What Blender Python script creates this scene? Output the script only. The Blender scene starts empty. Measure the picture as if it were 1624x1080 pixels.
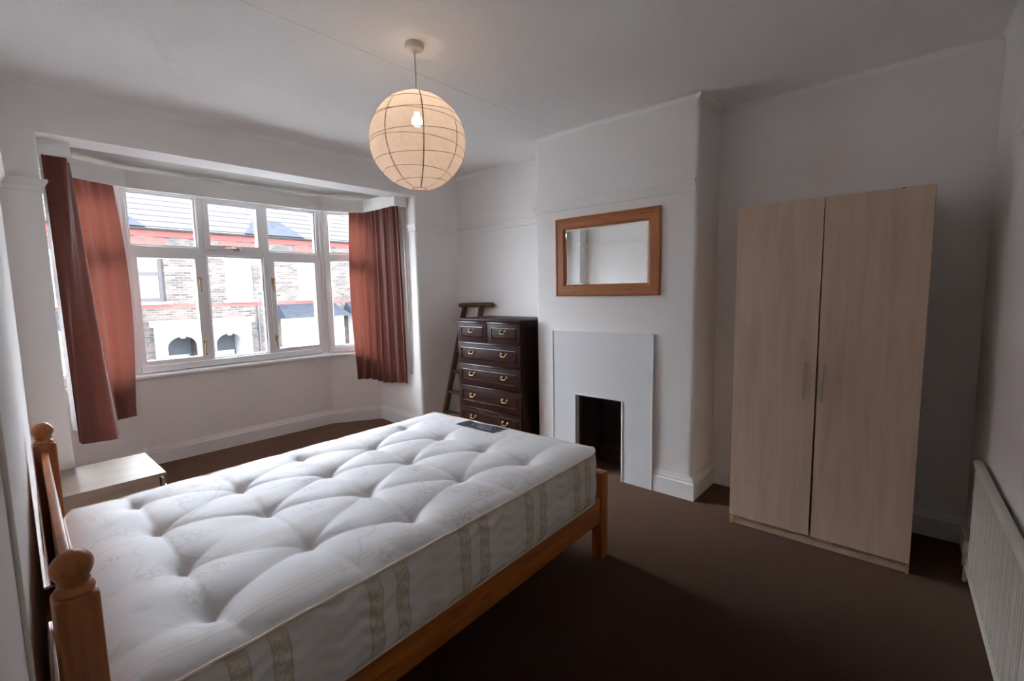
import bpy, bmesh, math, random
from mathutils import Vector, Matrix, noise as mnoise

random.seed(7)
PI = math.pi
SC = bpy.context.scene
COL = SC.collection

# ------------------------------------------------------------------ camera
RT = Vector((0.663, -0.748, -0.019)); UPV = Vector((0.090, 0.055, 0.994)); FW = Vector((0.743, 0.661, -0.104))
def rot_axes(yaw, pitch, roll):
    f = Vector((math.sin(-yaw)*math.cos(pitch), math.cos(yaw)*math.cos(pitch), -math.sin(pitch)))
    r = Vector((math.cos(yaw), math.sin(yaw), 0)).normalized()
    u = r.cross(f)
    c, s = math.cos(roll), math.sin(roll)
    return c*r + s*u, -s*r + c*u, f
CAM_F = 744.72
RT, UPV, FW = rot_axes(math.radians(-48.322), math.radians(5.946), math.radians(-1.098))
cam = bpy.data.cameras.new('camera'); camo = bpy.data.objects.new('camera', cam); COL.objects.link(camo)
cam.sensor_fit = 'HORIZONTAL'; cam.sensor_width = 36.0; cam.lens = CAM_F/1624*36.0
cam.clip_start = 0.01; cam.clip_end = 300
M = Matrix(((RT.x, UPV.x, -FW.x, 0), (RT.y, UPV.y, -FW.y, 0), (RT.z, UPV.z, -FW.z, 1.5), (0, 0, 0, 1)))
camo.matrix_world = M
SC.camera = camo

# ------------------------------------------------------------------ world, exposure
W = bpy.data.worlds.new('world'); SC.world = W; W.use_nodes = True
bg = W.node_tree.nodes['Background']
sky = W.node_tree.nodes.new('ShaderNodeTexSky'); sky.sky_type = 'NISHITA'; sky.sun_disc = False   # hazy sky, the sun behind the terrace opposite
sky.sun_elevation = math.radians(46); sky.sun_rotation = math.radians(8); sky.air_density = 1.0; sky.dust_density = 4.0; sky.ozone_density = 1.0
hs = W.node_tree.nodes.new('ShaderNodeHueSaturation'); hs.inputs['Saturation'].default_value = 0.0
tint = W.node_tree.nodes.new('ShaderNodeMix'); tint.data_type = 'RGBA'; tint.blend_type = 'MULTIPLY'; tint.inputs[0].default_value = 1.0
tint.inputs[7].default_value = (0.91, 0.972, 1.09, 1)
W.node_tree.links.new(sky.outputs[0], hs.inputs['Color'])
cloud = W.node_tree.nodes.new('ShaderNodeMix'); cloud.data_type = 'RGBA'; cloud.inputs[0].default_value = 0.35; cloud.inputs[7].default_value = (6.2, 6.2, 6.2, 1)   # thin even cloud over it
W.node_tree.links.new(hs.outputs[0], cloud.inputs[6]); W.node_tree.links.new(cloud.outputs[2], tint.inputs[6]); W.node_tree.links.new(tint.outputs[2], bg.inputs['Color'])
bg.inputs['Strength'].default_value = 1.0
SC.view_settings.view_transform = 'Standard'; SC.view_settings.look = 'None'
SC.view_settings.exposure = 2.5; SC.view_settings.gamma = 1.0
SC.view_settings.use_curve_mapping = False
SC.cycles.max_bounces = 9; SC.cycles.diffuse_bounces = 6; SC.cycles.transparent_max_bounces = 16
SC.cycles.sample_clamp_indirect = 6.0
SC.cycles.use_denoising = True

# ------------------------------------------------------------------ material helpers
def lin(c):
    return tuple((x/255/12.92 if x/255 <= 0.04045 else ((x/255+0.055)/1.055)**2.4) for x in c)
class NT:
    def __init__(s, name):
        s.m = bpy.data.materials.new(name); s.m.use_nodes = True
        s.t = s.m.node_tree; s.n = s.t.nodes; s.l = s.t.links
        s.b = s.n['Principled BSDF']; s.out = s.n['Material Output']
    def new(s, typ, **kw):
        n = s.n.new(typ)
        for k, v in kw.items():
            if k in n.inputs: n.inputs[k].default_value = v
            else: setattr(n, k, v)
        return n
    def link(s, a, b): s.l.new(a, b)
    def coord(s, scale=(1, 1, 1), rot=(0, 0, 0), loc=(0, 0, 0)):
        tc = s.new('ShaderNodeTexCoord'); mp = s.new('ShaderNodeMapping')
        mp.inputs['Scale'].default_value = scale; mp.inputs['Rotation'].default_value = rot; mp.inputs['Location'].default_value = loc
        s.link(tc.outputs['Object'], mp.inputs['Vector']); return mp.outputs['Vector']
    def noise(s, vec, scale=5, detail=4, rough=0.5, dist=0.0):
        n = s.new('ShaderNodeTexNoise'); n.inputs['Scale'].default_value = scale; n.inputs['Detail'].default_value = detail
        n.inputs['Roughness'].default_value = rough; n.inputs['Distortion'].default_value = dist
        s.link(vec, n.inputs['Vector']); return n.outputs['Fac']
    def ramp(s, fac, stops):
        r = s.new('ShaderNodeValToRGB'); e = r.color_ramp.elements
        while len(e) < len(stops): e.new(0.5)
        for i, (p, c) in enumerate(stops):
            e[i].position = p; e[i].color = (*c, 1) if len(c) == 3 else c
        s.link(fac, r.inputs['Fac']); return r.outputs['Color']
    def mix(s, fac, a, b, blend='MIX'):
        n = s.new('ShaderNodeMix', data_type='RGBA', blend_type=blend)
        if isinstance(fac, (int, float)): n.inputs[0].default_value = fac
        else: s.link(fac, n.inputs[0])
        for v, i in ((a, 6), (b, 7)):
            if isinstance(v, tuple): n.inputs[i].default_value = (*v, 1)
            else: s.link(v, n.inputs[i])
        return n.outputs[2]
    def math(s, op, a, b=None, c=None):
        n = s.new('ShaderNodeMath', operation=op)
        for i, v in enumerate((a, b, c)):
            if v is None: continue
            if isinstance(v, (int, float)): n.inputs[i].default_value = v
            else: s.link(v, n.inputs[i])
        return n.outputs[0]
    def sep(s, vec):
        n = s.new('ShaderNodeSeparateXYZ'); s.link(vec, n.inputs[0]); return n.outputs
    def bump(s, h, strength=0.3, dist=0.01):
        b = s.new('ShaderNodeBump'); b.inputs['Strength'].default_value = strength; b.inputs['Distance'].default_value = dist
        s.link(h, b.inputs['Height']); s.link(b.outputs['Normal'], s.b.inputs['Normal'])
    def base(s, c):
        if isinstance(c, tuple): s.b.inputs['Base Color'].default_value = (*c, 1)
        else: s.link(c, s.b.inputs['Base Color'])
    def rough(s, r): s.b.inputs['Roughness'].default_value = r

def plain(name, rgb, rough=0.6, var=0.06, scale=8, bump=0.0, bscale=60, metallic=0.0):
    t = NT(name); v = t.coord(); c = lin(rgb)
    f = t.noise(v, scale, 3)
    lo = tuple(x*(1-var) for x in c); hi = tuple(min(1, x*(1+var)) for x in c)
    t.base(t.ramp(f, [(0.3, lo), (0.7, hi)])); t.rough(rough); t.b.inputs['Metallic'].default_value = metallic
    if bump: t.bump(t.noise(v, bscale, 2), bump, 0.004)
    return t.m
def wood(name, dark, mid, light, axis='X', scale=1.0, rough=0.4, knots=False, spec=0.5):
    t = NT(name)
    s = {'X': (1.2, 14, 14), 'Y': (14, 1.2, 14), 'Z': (14, 14, 1.2)}[axis]
    v = t.coord(tuple(k*scale for k in s))
    f = t.noise(v, 3.2, 5, 0.6, 0.6)
    c = t.ramp(f, [(0.25, lin(dark)), (0.5, lin(mid)), (0.78, lin(light))])
    if knots:
        s2 = {'X': (1.5, 4, 4), 'Y': (4, 1.5, 4), 'Z': (4, 4, 1.5)}[axis]
        vo = t.new('ShaderNodeTexVoronoi'); vo.inputs['Scale'].default_value = 2.1
        t.link(t.coord(s2), vo.inputs['Vector'])
        kf = t.ramp(vo.outputs['Distance'], [(0.03, (1, 1, 1)), (0.09, (0, 0, 0))])
        c = t.mix(kf, c, tuple(x*0.3 for x in lin(dark)))
    t.base(c); t.rough(rough); t.bump(f, 0.08, 0.002); t.b.inputs['Specular IOR Level'].default_value = spec
    return t.m

MAT = {}
def build_materials():
    M = MAT
    # painted plaster
    t = NT('wall_paint'); v = t.coord(); f = t.noise(v, 1.3, 3)
    t.base(t.ramp(f, [(0.3, lin((236, 233, 231))), (0.7, lin((242, 239, 237)))])); t.rough(0.75)
    t.bump(t.noise(v, 90, 3), 0.10, 0.003); M['wall'] = t.m
    t = NT('ceiling_paper'); v = t.coord()
    t.base(t.ramp(t.noise(v, 1.0, 2), [(0.3, lin((237, 234, 232))), (0.7, lin((243, 241, 239)))])); t.rough(0.85)
    t.bump(t.noise(v, 75, 2), 0.5, 0.006); M['ceil'] = t.m
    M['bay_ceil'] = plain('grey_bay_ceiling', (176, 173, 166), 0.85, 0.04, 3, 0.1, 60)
    M['gloss_white'] = plain('white_gloss_paint', (240, 239, 238), 0.35, 0.03, 3, 0.05, 30)
    M['surround'] = plain('white_surround_board', (226, 226, 227), 0.5, 0.03, 3)
    M['upvc'] = plain('white_window_frame', (236, 236, 236), 0.3, 0.02, 3)
    M['pelmet'] = plain('white_pelmet_board', (242, 242, 240), 0.5, 0.03, 3)
    M['brass'] = plain('brass', (176, 150, 104), 0.28, 0.1, 20, metallic=1.0)
    M['steel'] = plain('brushed_steel', (190, 186, 180), 0.3, 0.08, 40, metallic=1.0)
    # carpet
    t = NT('brown_carpet'); v = t.coord()
    f = t.noise(v, 110, 4, 0.75); g = t.noise(v, 2.2, 3)
    c = t.ramp(f, [(0.25, lin((34, 24, 19))), (0.75, lin((102, 76, 62)))])
    c = t.mix(t.ramp(g, [(0.35, (0, 0, 0)), (0.7, (0.4, 0.4, 0.4))]), c, lin((56, 41, 34)))
    t.base(c); t.rough(0.95); t.b.inputs['Sheen Weight'].default_value = 1.0; t.b.inputs['Sheen Roughness'].default_value = 0.3
    t.b.inputs['Sheen Tint'].default_value = (*lin((214, 176, 156)), 1)
    t.b.inputs['Specular IOR Level'].default_value = 0.1
    t.bump(f, 0.5, 0.006)
    sh = t.new('ShaderNodeBsdfSheen'); sh.inputs['Color'].default_value = (*lin((226, 176, 148)), 1); sh.inputs['Roughness'].default_value = 0.4
    mx = t.new('ShaderNodeMixShader'); mx.inputs[0].default_value = 0.5
    t.link(t.b.outputs[0], mx.inputs[1]); t.link(sh.outputs[0], mx.inputs[2]); t.link(mx.outputs[0], t.out.inputs[0]); M['carpet'] = t.m
    # woods
    M['pine_x'] = wood('orange_pine_lengthwise', (124, 64, 20), (172, 98, 38), (196, 122, 54), 'X', 1.0, 0.38, True)
    M['pine_y'] = wood('orange_pine_crosswise', (124, 64, 20), (172, 98, 38), (196, 122, 54), 'Y', 1.0, 0.38, True)
    M['pine_z'] = wood('orange_pine_upright', (114, 60, 20), (158, 90, 36), (182, 112, 50), 'Z', 1.0, 0.35, True)
    M['frame_y'] = wood('mirror_pine_crosswise', (142, 82, 42), (172, 106, 60), (188, 124, 76), 'Y', 1.0, 0.4, True)
    M['frame_z'] = wood('mirror_pine_upright', (142, 82, 42), (172, 106, 60), (188, 124, 76), 'Z', 1.0, 0.4, True)
    M['maple_z'] = wood('maple_veneer_upright', (198, 168, 144), (211, 184, 161), (220, 195, 173), 'Z', 0.45, 0.42)
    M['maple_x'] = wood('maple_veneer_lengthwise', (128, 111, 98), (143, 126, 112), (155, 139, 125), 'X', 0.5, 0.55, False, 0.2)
    M['maple_edge'] = plain('maple_edge_banding', (186, 142, 98), 0.5, 0.05, 20)
    M['mahogany_y'] = wood('dark_mahogany_crosswise', (30, 13, 10), (50, 24, 18), (70, 36, 28), 'Y', 1.0, 0.45, False, 0.18)
    M['mahogany_z'] = wood('dark_mahogany_upright', (24, 12, 10), (38, 20, 15), (52, 29, 22), 'Z', 1.0, 0.45, False, 0.18)
    M['mahogany_lip'] = wood('polished_mahogany_lip', (34, 16, 13), (54, 28, 22), (74, 42, 33), 'Y', 1.0, 0.22, False, 0.6)
    M['ladder'] = wood('old_ladder_wood', (62, 40, 26), (98, 70, 48), (124, 94, 68), 'Z', 1.0, 0.7)
    # radiator paint with chips
    t = NT('radiator_enamel'); v = t.coord(); f = t.noise(v, 22, 4, 0.6)
    cc = t.ramp(t.noise(t.coord((1, 1, 1)), 5, 2), [(0.3, lin((206, 200, 188))), (0.7, lin((216, 211, 201)))])
    chip = t.ramp(f, [(0.725, (0, 0, 0)), (0.74, (1, 1, 1))])
    t.base(t.mix(chip, cc, lin((60, 46, 38)))); t.rough(0.45); M['rad'] = t.m
    # curtain cloth
    t = NT('terracotta_curtain'); v = t.coord((1, 1, 1))
    slub = t.noise(t.coord((4, 4, 130)), 2.0, 3, 0.6); warp = t.noise(t.coord((90, 90, 2)), 2.0, 2)
    c = t.mix(slub, lin((90, 44, 36)), lin((124, 68, 56))); c = t.mix(0.25, c, t.ramp(warp, [(0.3, lin((82, 38, 31))), (0.7, lin((130, 76, 64)))]))
    t.base(c); t.rough(0.8); t.b.inputs['Sheen Weight'].default_value = 0.3
    tr = t.new('ShaderNodeBsdfTranslucent'); t.link(t.mix(0.4, c, lin((150, 86, 70))), tr.inputs['Color'])
    mx = t.new('ShaderNodeMixShader'); mx.inputs[0].default_value = 0.16
    t.link(t.b.outputs[0], mx.inputs[1]); t.link(tr.outputs[0], mx.inputs[2]); t.link(mx.outputs[0], t.out.inputs[0])
    t.bump(slub, 0.15, 0.003); M['curtain'] = t.m
    t = NT('cream_curtain_lining'); v = t.coord(); t.base(t.ramp(t.noise(v, 30, 2), [(0.3, lin((210, 208, 204))), (0.7, lin((224, 222, 218)))])); t.rough(0.8)
    tr = t.new('ShaderNodeBsdfTranslucent'); tr.inputs['Color'].default_value = (0.7, 0.68, 0.66, 1)
    mx = t.new('ShaderNodeMixShader'); mx.inputs[0].default_value = 0.3
    t.link(t.b.outputs[0], mx.inputs[1]); t.link(tr.outputs[0], mx.inputs[2]); t.link(mx.outputs[0], t.out.inputs[0]); M['lining'] = t.m
    # paper lantern
    t = NT('rice_paper'); v = t.coord(); c = t.ramp(t.noise(v, 40, 4), [(0.3, lin((236, 226, 218))), (0.7, lin((244, 236, 229)))])
    t.base(c); t.rough(0.9)
    tr = t.new('ShaderNodeBsdfTranslucent'); t.link(c, tr.inputs['Color'])
    mx = t.new('ShaderNodeMixShader'); mx.inputs[0].default_value = 0.5
    t.link(t.b.outputs[0], mx.inputs[1]); t.link(tr.outputs[0], mx.inputs[2])
    tp = t.new('ShaderNodeBsdfTransparent'); m2 = t.new('ShaderNodeMixShader'); m2.inputs[0].default_value = 0.04
    t.link(mx.outputs[0], m2.inputs[1]); t.link(tp.outputs[0], m2.inputs[2]); t.link(m2.outputs[0], t.out.inputs[0]); M['paper'] = t.m
    M['seam'] = plain('lantern_seam', (222, 200, 180), 0.8, 0.04, 10)
    M['bamboo'] = plain('lantern_wire', (196, 164, 140), 0.7, 0.05, 10)
    t = NT('lit_bulb'); t.b.inputs['Base Color'].default_value = (1, 0.9, 0.8, 1); t.b.inputs['Emission Color'].default_value = (1.0, 0.62, 0.30, 1)
    t.b.inputs['Emission Strength'].default_value = 10.0
    nz = t.noise(t.coord(), 3, 1); t.link(t.ramp(nz, [(0, (1.0, 0.76, 0.54)), (1, (1.0, 0.80, 0.58))]), t.b.inputs['Emission Color']); M['bulb'] = t.m
    M['plastic'] = plain('white_plastic', (216, 208, 196), 0.4, 0.03, 5)
    # glass
    t = NT('window_glass'); tp = t.new('ShaderNodeBsdfTransparent'); gl = t.new('ShaderNodeBsdfGlossy'); gl.inputs['Roughness'].default_value = 0.02
    tp.inputs['Color'].default_value = (0.97, 0.985, 0.98, 1)
    mx = t.new('ShaderNodeMixShader'); fr = t.new('ShaderNodeFresnel'); fr.inputs['IOR'].default_value = 1.35
    t.link(fr.outputs[0], mx.inputs[0]); t.link(tp.outputs[0], mx.inputs[1]); t.link(gl.outputs[0], mx.inputs[2]); t.link(mx.outputs[0], t.out.inputs[0]); M['glass'] = t.m
    t = NT('mirror_glass'); t.b.inputs['Metallic'].default_value = 1; t.rough(0.01)
    t.base(t.ramp(t.noise(t.coord(), 2, 1), [(0, (0.90, 0.92, 0.92)), (1, (0.92, 0.94, 0.93))])); M['mirror'] = t.m
    # firebox
    t = NT('sooty_firebox'); v = t.coord(); z = t.sep(v)[2]
    f = t.noise(v, 9, 4, 0.6)
    c = t.ramp(f, [(0.3, lin((30, 25, 23))), (0.7, lin((66, 54, 47)))])
    rust = t.math('MULTIPLY', t.ramp(t.noise(v, 14, 3), [(0.50, (0, 0, 0)), (0.64, (1, 1, 1))]), t.ramp(z, [(0.18, (1, 1, 1)), (0.24, (0, 0, 0))]))
    t.base(t.mix(rust, c, lin((84, 50, 36)))); t.rough(0.9); t.bump(f, 0.6, 0.02); M['soot'] = t.m
    # mattress ticking
    t = NT('mattress_ticking_top'); v = t.coord(); sx = t.sep(v)
    white = lin((224, 224, 226)); tan = lin((206, 186, 164)); grey = lin((186, 182, 178))
    y = sx[1]
    st = t.math('SINE', t.math('MULTIPLY', y, 2*PI/0.36)); stripe = t.ramp(st, [(0.80, (0, 0, 0)), (0.97, (1, 1, 1))])
    fine = t.ramp(t.math('SINE', t.math('MULTIPLY', y, 2*PI/0.022)), [(0.3, (0, 0, 0)), (0.9, (1, 1, 1))])
    c = t.mix(t.math('MULTIPLY', stripe, t.math('MULTIPLY_ADD', fine, 0.35, 0.12)), white, tan)
    wv = t.new('ShaderNodeTexNoise'); wv.inputs['Scale'].default_value = 5.5; wv.inputs['Detail'].default_value = 0.6; t.link(v, wv.inputs['Vector'])
    vine0 = t.ramp(t.math('ABSOLUTE', t.math('SUBTRACT', wv.outputs['Fac'], 0.5)), [(0.008, (1, 1, 1)), (0.018, (0, 0, 0))])
    vine = t.math('MULTIPLY', vine0, 0.55)
    vo = t.new('ShaderNodeTexVoronoi'); vo.inputs['Scale'].default_value = 6.5; t.link(v, vo.inputs['Vector'])
    petal = t.ramp(t.noise(v, 42, 2, 0.6, 1.5), [(0.50, (0, 0, 0)), (0.56, (1, 1, 1))])
    flower = t.math('MULTIPLY', petal, t.ramp(vo.outputs['Distance'], [(0.26, (1, 1, 1)), (0.40, (0, 0, 0))]))
    gate = t.ramp(t.noise(v, 3.2, 1), [(0.44, (0, 0, 0)), (0.52, (1, 1, 1))])
    pat = t.math('MULTIPLY', t.math('MAXIMUM', vine, flower), gate)
    c = t.mix(t.math('MULTIPLY', pat, 0.55), c, grey)
    t.base(c); t.rough(0.62); t.b.inputs['Sheen Weight'].default_value = 0.15
    t.bump(t.noise(v, 300, 2), 0.08, 0.001); M['tick_top'] = t.m
    t = NT('mattress_ticking_side'); v = t.coord(); sx = t.sep(v); x = sx[0]; z = sx[2]; y = sx[1]
    xy = t.math('ADD', x, y)
    u = t.math('ABSOLUTE', t.math('SUBTRACT', t.math('MULTIPLY', t.math('FRACT', t.math('DIVIDE', t.math('ADD', xy, -0.005), 0.39)), 0.39), 0.195))
    col = t.ramp(t.math('ABSOLUTE', t.math('SUBTRACT', u, 0.050)), [(0.022, (1, 1, 1)), (0.024, (0, 0, 0))])
    rim = t.ramp(t.math('ABSOLUTE', t.math('SUBTRACT', t.math('ABSOLUTE', t.math('SUBTRACT', u, 0.050)), 0.0225)), [(0.0025, (1, 1, 1)), (0.004, (0, 0, 0))])
    mot = t.ramp(t.noise(v, 58, 2, 0.6, 2.0), [(0.46, (0, 0, 0)), (0.53, (1, 1, 1))])
    c = t.mix(t.math('MULTIPLY', col, t.math('MULTIPLY_ADD', mot, 0.55, 0.18)), lin((224, 221, 215)), lin((190, 168, 124)))
    c = t.mix(t.math('MULTIPLY', rim, 0.6), c, lin((150, 136, 104)))
    edge = t.ramp(z, [(0.235, (0, 0, 0)), (0.275, (1, 1, 1))])
    c = t.mix(t.math('MULTIPLY', edge, 0.5), c, lin((204, 188, 164)))
    t.base(c); t.rough(0.6)
    q = t.math('SINE', t.math('ADD', t.math('MULTIPLY', z, 2*PI/0.055), t.math('MULTIPLY', t.math('SINE', t.math('MULTIPLY', t.math('ADD', x, y), 2*PI/0.13)), 1.6)))
    q = t.math('ADD', q, t.math('MULTIPLY', t.noise(v, 12, 2), 1.0))
    t.bump(q, 0.40, 0.006); M['tick_side'] = t.m
    M['piping'] = plain('beige_piping', (214, 198, 178), 0.6, 0.05, 30)
    M['tuft'] = plain('tuft_cotton', (214, 210, 204), 0.8, 0.05, 60)
    t = NT('woven_label'); v = t.coord(); f = t.noise(v, 60, 2)
    t.base(t.ramp(f, [(0.3, lin((38, 40, 48))), (0.7, lin((58, 60, 70)))])); t.rough(0.5); M['label'] = t.m
    M['label_print'] = plain('label_print', (170, 172, 184), 0.6, 0.05, 30)
    # exterior
    t = NT('stock_brick'); v = t.coord((1, 1, 1), (PI/2, 0, 0))
    br = t.new('ShaderNodeTexBrick'); br.inputs['Scale'].default_value = 1.0
    br.inputs['Brick Width'].default_value = 0.23; br.inputs['Row Height'].default_value = 0.077; br.inputs['Mortar Size'].default_value = 0.009
    br.inputs['Color1'].default_value = (*lin((82, 68, 60)), 1); br.inputs['Color2'].default_value = (*lin((28, 27, 28)), 1); br.inputs['Mortar'].default_value = (*lin((84, 81, 78)), 1)
    br.inputs['Bias'].default_value = -0.1
    t.link(v, br.inputs['Vector'])
    c = t.mix(t.ramp(t.noise(t.coord(), 1.5, 4), [(0.35, (0, 0, 0)), (0.7, (0.5, 0.5, 0.5))]), br.outputs['Color'], lin((46, 43, 42)))
    t.base(c); t.rough(0.9); M['brick'] = t.m
    M['red_brick'] = plain('red_brick', (112, 48, 43), 0.85, 0.15, 9)
    M['slate'] = plain('grey_slate', (46, 48, 54), 0.9, 0.2, 6); MAT['slate'].node_tree.nodes['Principled BSDF'].inputs['Specular IOR Level'].default_value = 0.02
    t = NT('roof_tiles'); v = t.coord(); sx = t.sep(v)
    row = t.math('FRACT', t.math('MULTIPLY', sx[2], 1/0.2))
    c = t.mix(t.ramp(row, [(0.12, (1, 1, 1)), (0.30, (0, 0, 0))]), lin((66, 64, 63)), lin((30, 29, 30)))
    t.base(c); t.rough(0.9); t.b.inputs['Specular IOR Level'].default_value = 0.1; M['tiles'] = t.m
    M['stucco'] = plain('white_stucco', (180, 180, 180), 0.7, 0.03, 3)
    M['brown_frame'] = plain('brown_window_frame', (36, 30, 29), 0.5, 0.05, 8)
    M['net'] = plain('net_curtain', (118, 124, 130), 0.8, 0.12, 9)
    M['far_dark'] = plain('dark_porch_recess', (70, 72, 78), 0.8, 0.1, 3)
    M['door_grey'] = plain('grey_green_door', (130, 140, 142), 0.5, 0.05, 4)
    M['far_glass'] = plain('far_glass', (96, 106, 114), 0.15, 0.1, 3)
    M['green_glass'] = plain('green_tinted_pane', (110, 150, 140), 0.3, 0.1, 6)
    M['iron'] = plain('black_iron_pipe', (52, 52, 56), 0.5, 0.05, 8)
    M['asphalt'] = plain('street_asphalt', (138, 137, 135), 0.9, 0.12, 12, 0.3, 60)
    M['paving'] = plain('pavement_slabs', (190, 187, 182), 0.9, 0.1, 4)
    M['leaf'] = plain('bush_leaves', (70, 96, 62), 0.7, 0.3, 12)
build_materials()

# ------------------------------------------------------------------ mesh helpers
def link(o, parent=None):
    COL.objects.link(o)
    if parent: o.parent = parent
    return o
def tag(o, label=None, cat=None, group=None, kind=None):
    if label: o['label'] = label
    if cat: o['category'] = cat
    if group: o['group'] = group
    if kind: o['kind'] = kind
    return o
def empty(name, loc=(0, 0, 0), rz=0.0, parent=None):
    o = bpy.data.objects.new(name, None); o.location = loc; o.rotation_euler = (0, 0, rz); o.empty_display_size = 0.1
    return link(o, parent)
def obj(name, bm, mat, parent=None, smooth=False, loc=None, recalc=True):
    me = bpy.data.meshes.new(name)
    if recalc: bmesh.ops.recalc_face_normals(bm, faces=bm.faces)
    bm.to_mesh(me); bm.free()
    mats = mat if isinstance(mat, (list, tuple)) else [mat]
    for m in mats: me.materials.append(MAT[m])
    if smooth:
        for p in me.polygons: p.use_smooth = True
    o = bpy.data.objects.new(name, me)
    if loc: o.location = loc
    link(o, parent)
    if smooth == 'auto':
        me.set_sharp_from_angle(angle=math.radians(40))
    return o
def box(bm, x0, x1, y0, y1, z0, z1, mi=0):
    v = [bm.verts.new((x, y, z)) for z in (z0, z1) for (x, y) in ((x0, y0), (x1, y0), (x1, y1), (x0, y1))]
    fs = []
    for q in ((0, 3, 2, 1), (4, 5, 6, 7), (0, 1, 5, 4), (1, 2, 6, 5), (2, 3, 7, 6), (3, 0, 4, 7)):
        f = bm.faces.new([v[i] for i in q]); f.material_index = mi; fs.append(f)
    return fs
def bevel_all(bm, w, seg=2):
    bmesh.ops.bevel(bm, geom=list(bm.edges), offset=w, segments=seg, profile=0.5, affect='EDGES', clamp_overlap=True)
def bbox(name, mat, parent, x0, x1, y0, y1, z0, z1, bev=0.0, seg=2, smooth=None):
    bm = bmesh.new(); box(bm, min(x0, x1), max(x0, x1), min(y0, y1), max(y0, y1), min(z0, z1), max(z0, z1))
    if bev: bevel_all(bm, bev, seg)
    return obj(name, bm, mat, parent, smooth='auto' if bev and smooth is None else bool(smooth))
def prism(bm, poly, z0, z1):
    lo = [bm.verts.new((x, y, z0)) for x, y in poly]; hi = [bm.verts.new((x, y, z1)) for x, y in poly]
    n = len(poly)
    bm.faces.new(lo[::-1]); bm.faces.new(hi)
    for i in range(n): bm.faces.new((lo[i], lo[(i+1) % n], hi[(i+1) % n], hi[i]))
def rounded(poly, radii, seg=6):
    out = []
    n = len(poly)
    for i, p in enumerate(poly):
        r = radii.get(i, 0)
        if not r: out.append(p); continue
        p = Vector(p); a = (Vector(poly[i-1])-p).normalized(); b = (Vector(poly[(i+1) % n])-p).normalized()
        for k in range(seg+1):
            t = k/seg
            out.append(tuple((p+a*r)*(1-t)**2 + p*2*t*(1-t) + (p+b*r)*t*t))
    return out
def sweep(bm, path, prof, closed=False):
    """profile points (d, z): d measured to the left of the path direction, mitred at the bends"""
    P = [Vector(p) for p in path]; n = len(P); rings = []
    for i in range(n):
        d0 = (P[i]-P[i-1]).normalized() if i > 0 or closed else None
        d1 = (P[(i+1) % n]-P[i]).normalized() if i < n-1 or closed else None
        if d0 is None: d0 = d1
        if d1 is None: d1 = d0
        n0 = Vector((-d0.y, d0.x)); n1 = Vector((-d1.y, d1.x)); m = n0+n1
        m = m/(max(0.2, m.dot(n0)))
        rings.append([bm.verts.new((P[i].x+m.x*d, P[i].y+m.y*d, z)) for d, z in prof])
    k = len(prof)
    for i in range(n if closed else n-1):
        a, b = rings[i], rings[(i+1) % n]
        for j in range(k): bm.faces.new((a[j], a[(j+1) % k], b[(j+1) % k], b[j]))
    if not closed:
        bm.faces.new(rings[0][::-1]); bm.faces.new(rings[-1])
def tube(bm, pts, r, seg=8, closed=False):
    P = [Vector(p) for p in pts]; n = len(P); rings = []
    up = Vector((0, 0, 1)); prev = None
    for i in range(n):
        a = P[i-1] if (i > 0 or closed) else P[i]; b = P[(i+1) % n] if (i < n-1 or closed) else P[i]
        d = (b-a).normalized()
        if prev is None:
            u = d.cross(up)
            if u.length < 1e-3: u = d.cross(Vector((1, 0, 0)))
            u.normalize()
        else:
            u = (prev - d*prev.dot(d)).normalized()
        prev = u; w = d.cross(u); rr = r[i] if isinstance(r, (list, tuple)) else r
        rings.append([bm.verts.new(P[i]+(u*math.cos(2*PI*k/seg)+w*math.sin(2*PI*k/seg))*rr) for k in range(seg)])
    for i in range(n if closed else n-1):
        a, b = rings[i], rings[(i+1) % n]
        for k in range(seg): bm.faces.new((a[k], a[(k+1) % seg], b[(k+1) % seg], b[k]))
    if not closed:
        bm.faces.new(rings[0][::-1]); bm.faces.new(rings[-1])
def lathe(bm, prof, seg=24, c=(0, 0)):
    rings = []
    for r, z in prof:
        rings.append([bm.verts.new((c[0]+r*math.cos(2*PI*k/seg), c[1]+r*math.sin(2*PI*k/seg), z)) for k in range(seg)])
    for a, b in zip(rings, rings[1:]):
        for k in range(seg): bm.faces.new((a[k], a[(k+1) % seg], b[(k+1) % seg], b[k]))
    bm.faces.new(rings[0][::-1]); bm.faces.new(rings[-1])
def copytree(o, parent=None):
    c = o.copy(); COL.objects.link(c); c.parent = parent
    for ch in list(o.children): copytree(ch, c)
    return c

# ------------------------------------------------------------------ the room shell
ZC = 2.773; XC = 3.229; XA = 3.644; YW = 4.042; YC1, YC2 = 1.194, 2.578
def xl(y): return 0.128 - 0.0445*(YW-y)          # left wall runs very slightly out of square
def yb(x): return -0.222 - 0.05*(XA-x)           # so does the back wall
def struct(o): o['kind'] = 'structure'; return o
SURF = {}
BAY_IN = [(3.068, 4.042), (3.12, 4.90), (2.63, 5.188), (0.87, 5.188), (0.285, 4.90), (0.304, 4.042)]
BAY_OUT = [(3.30, 5.02), (2.70, 5.40), (0.80, 5.40), (0.10, 5.02)]

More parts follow.
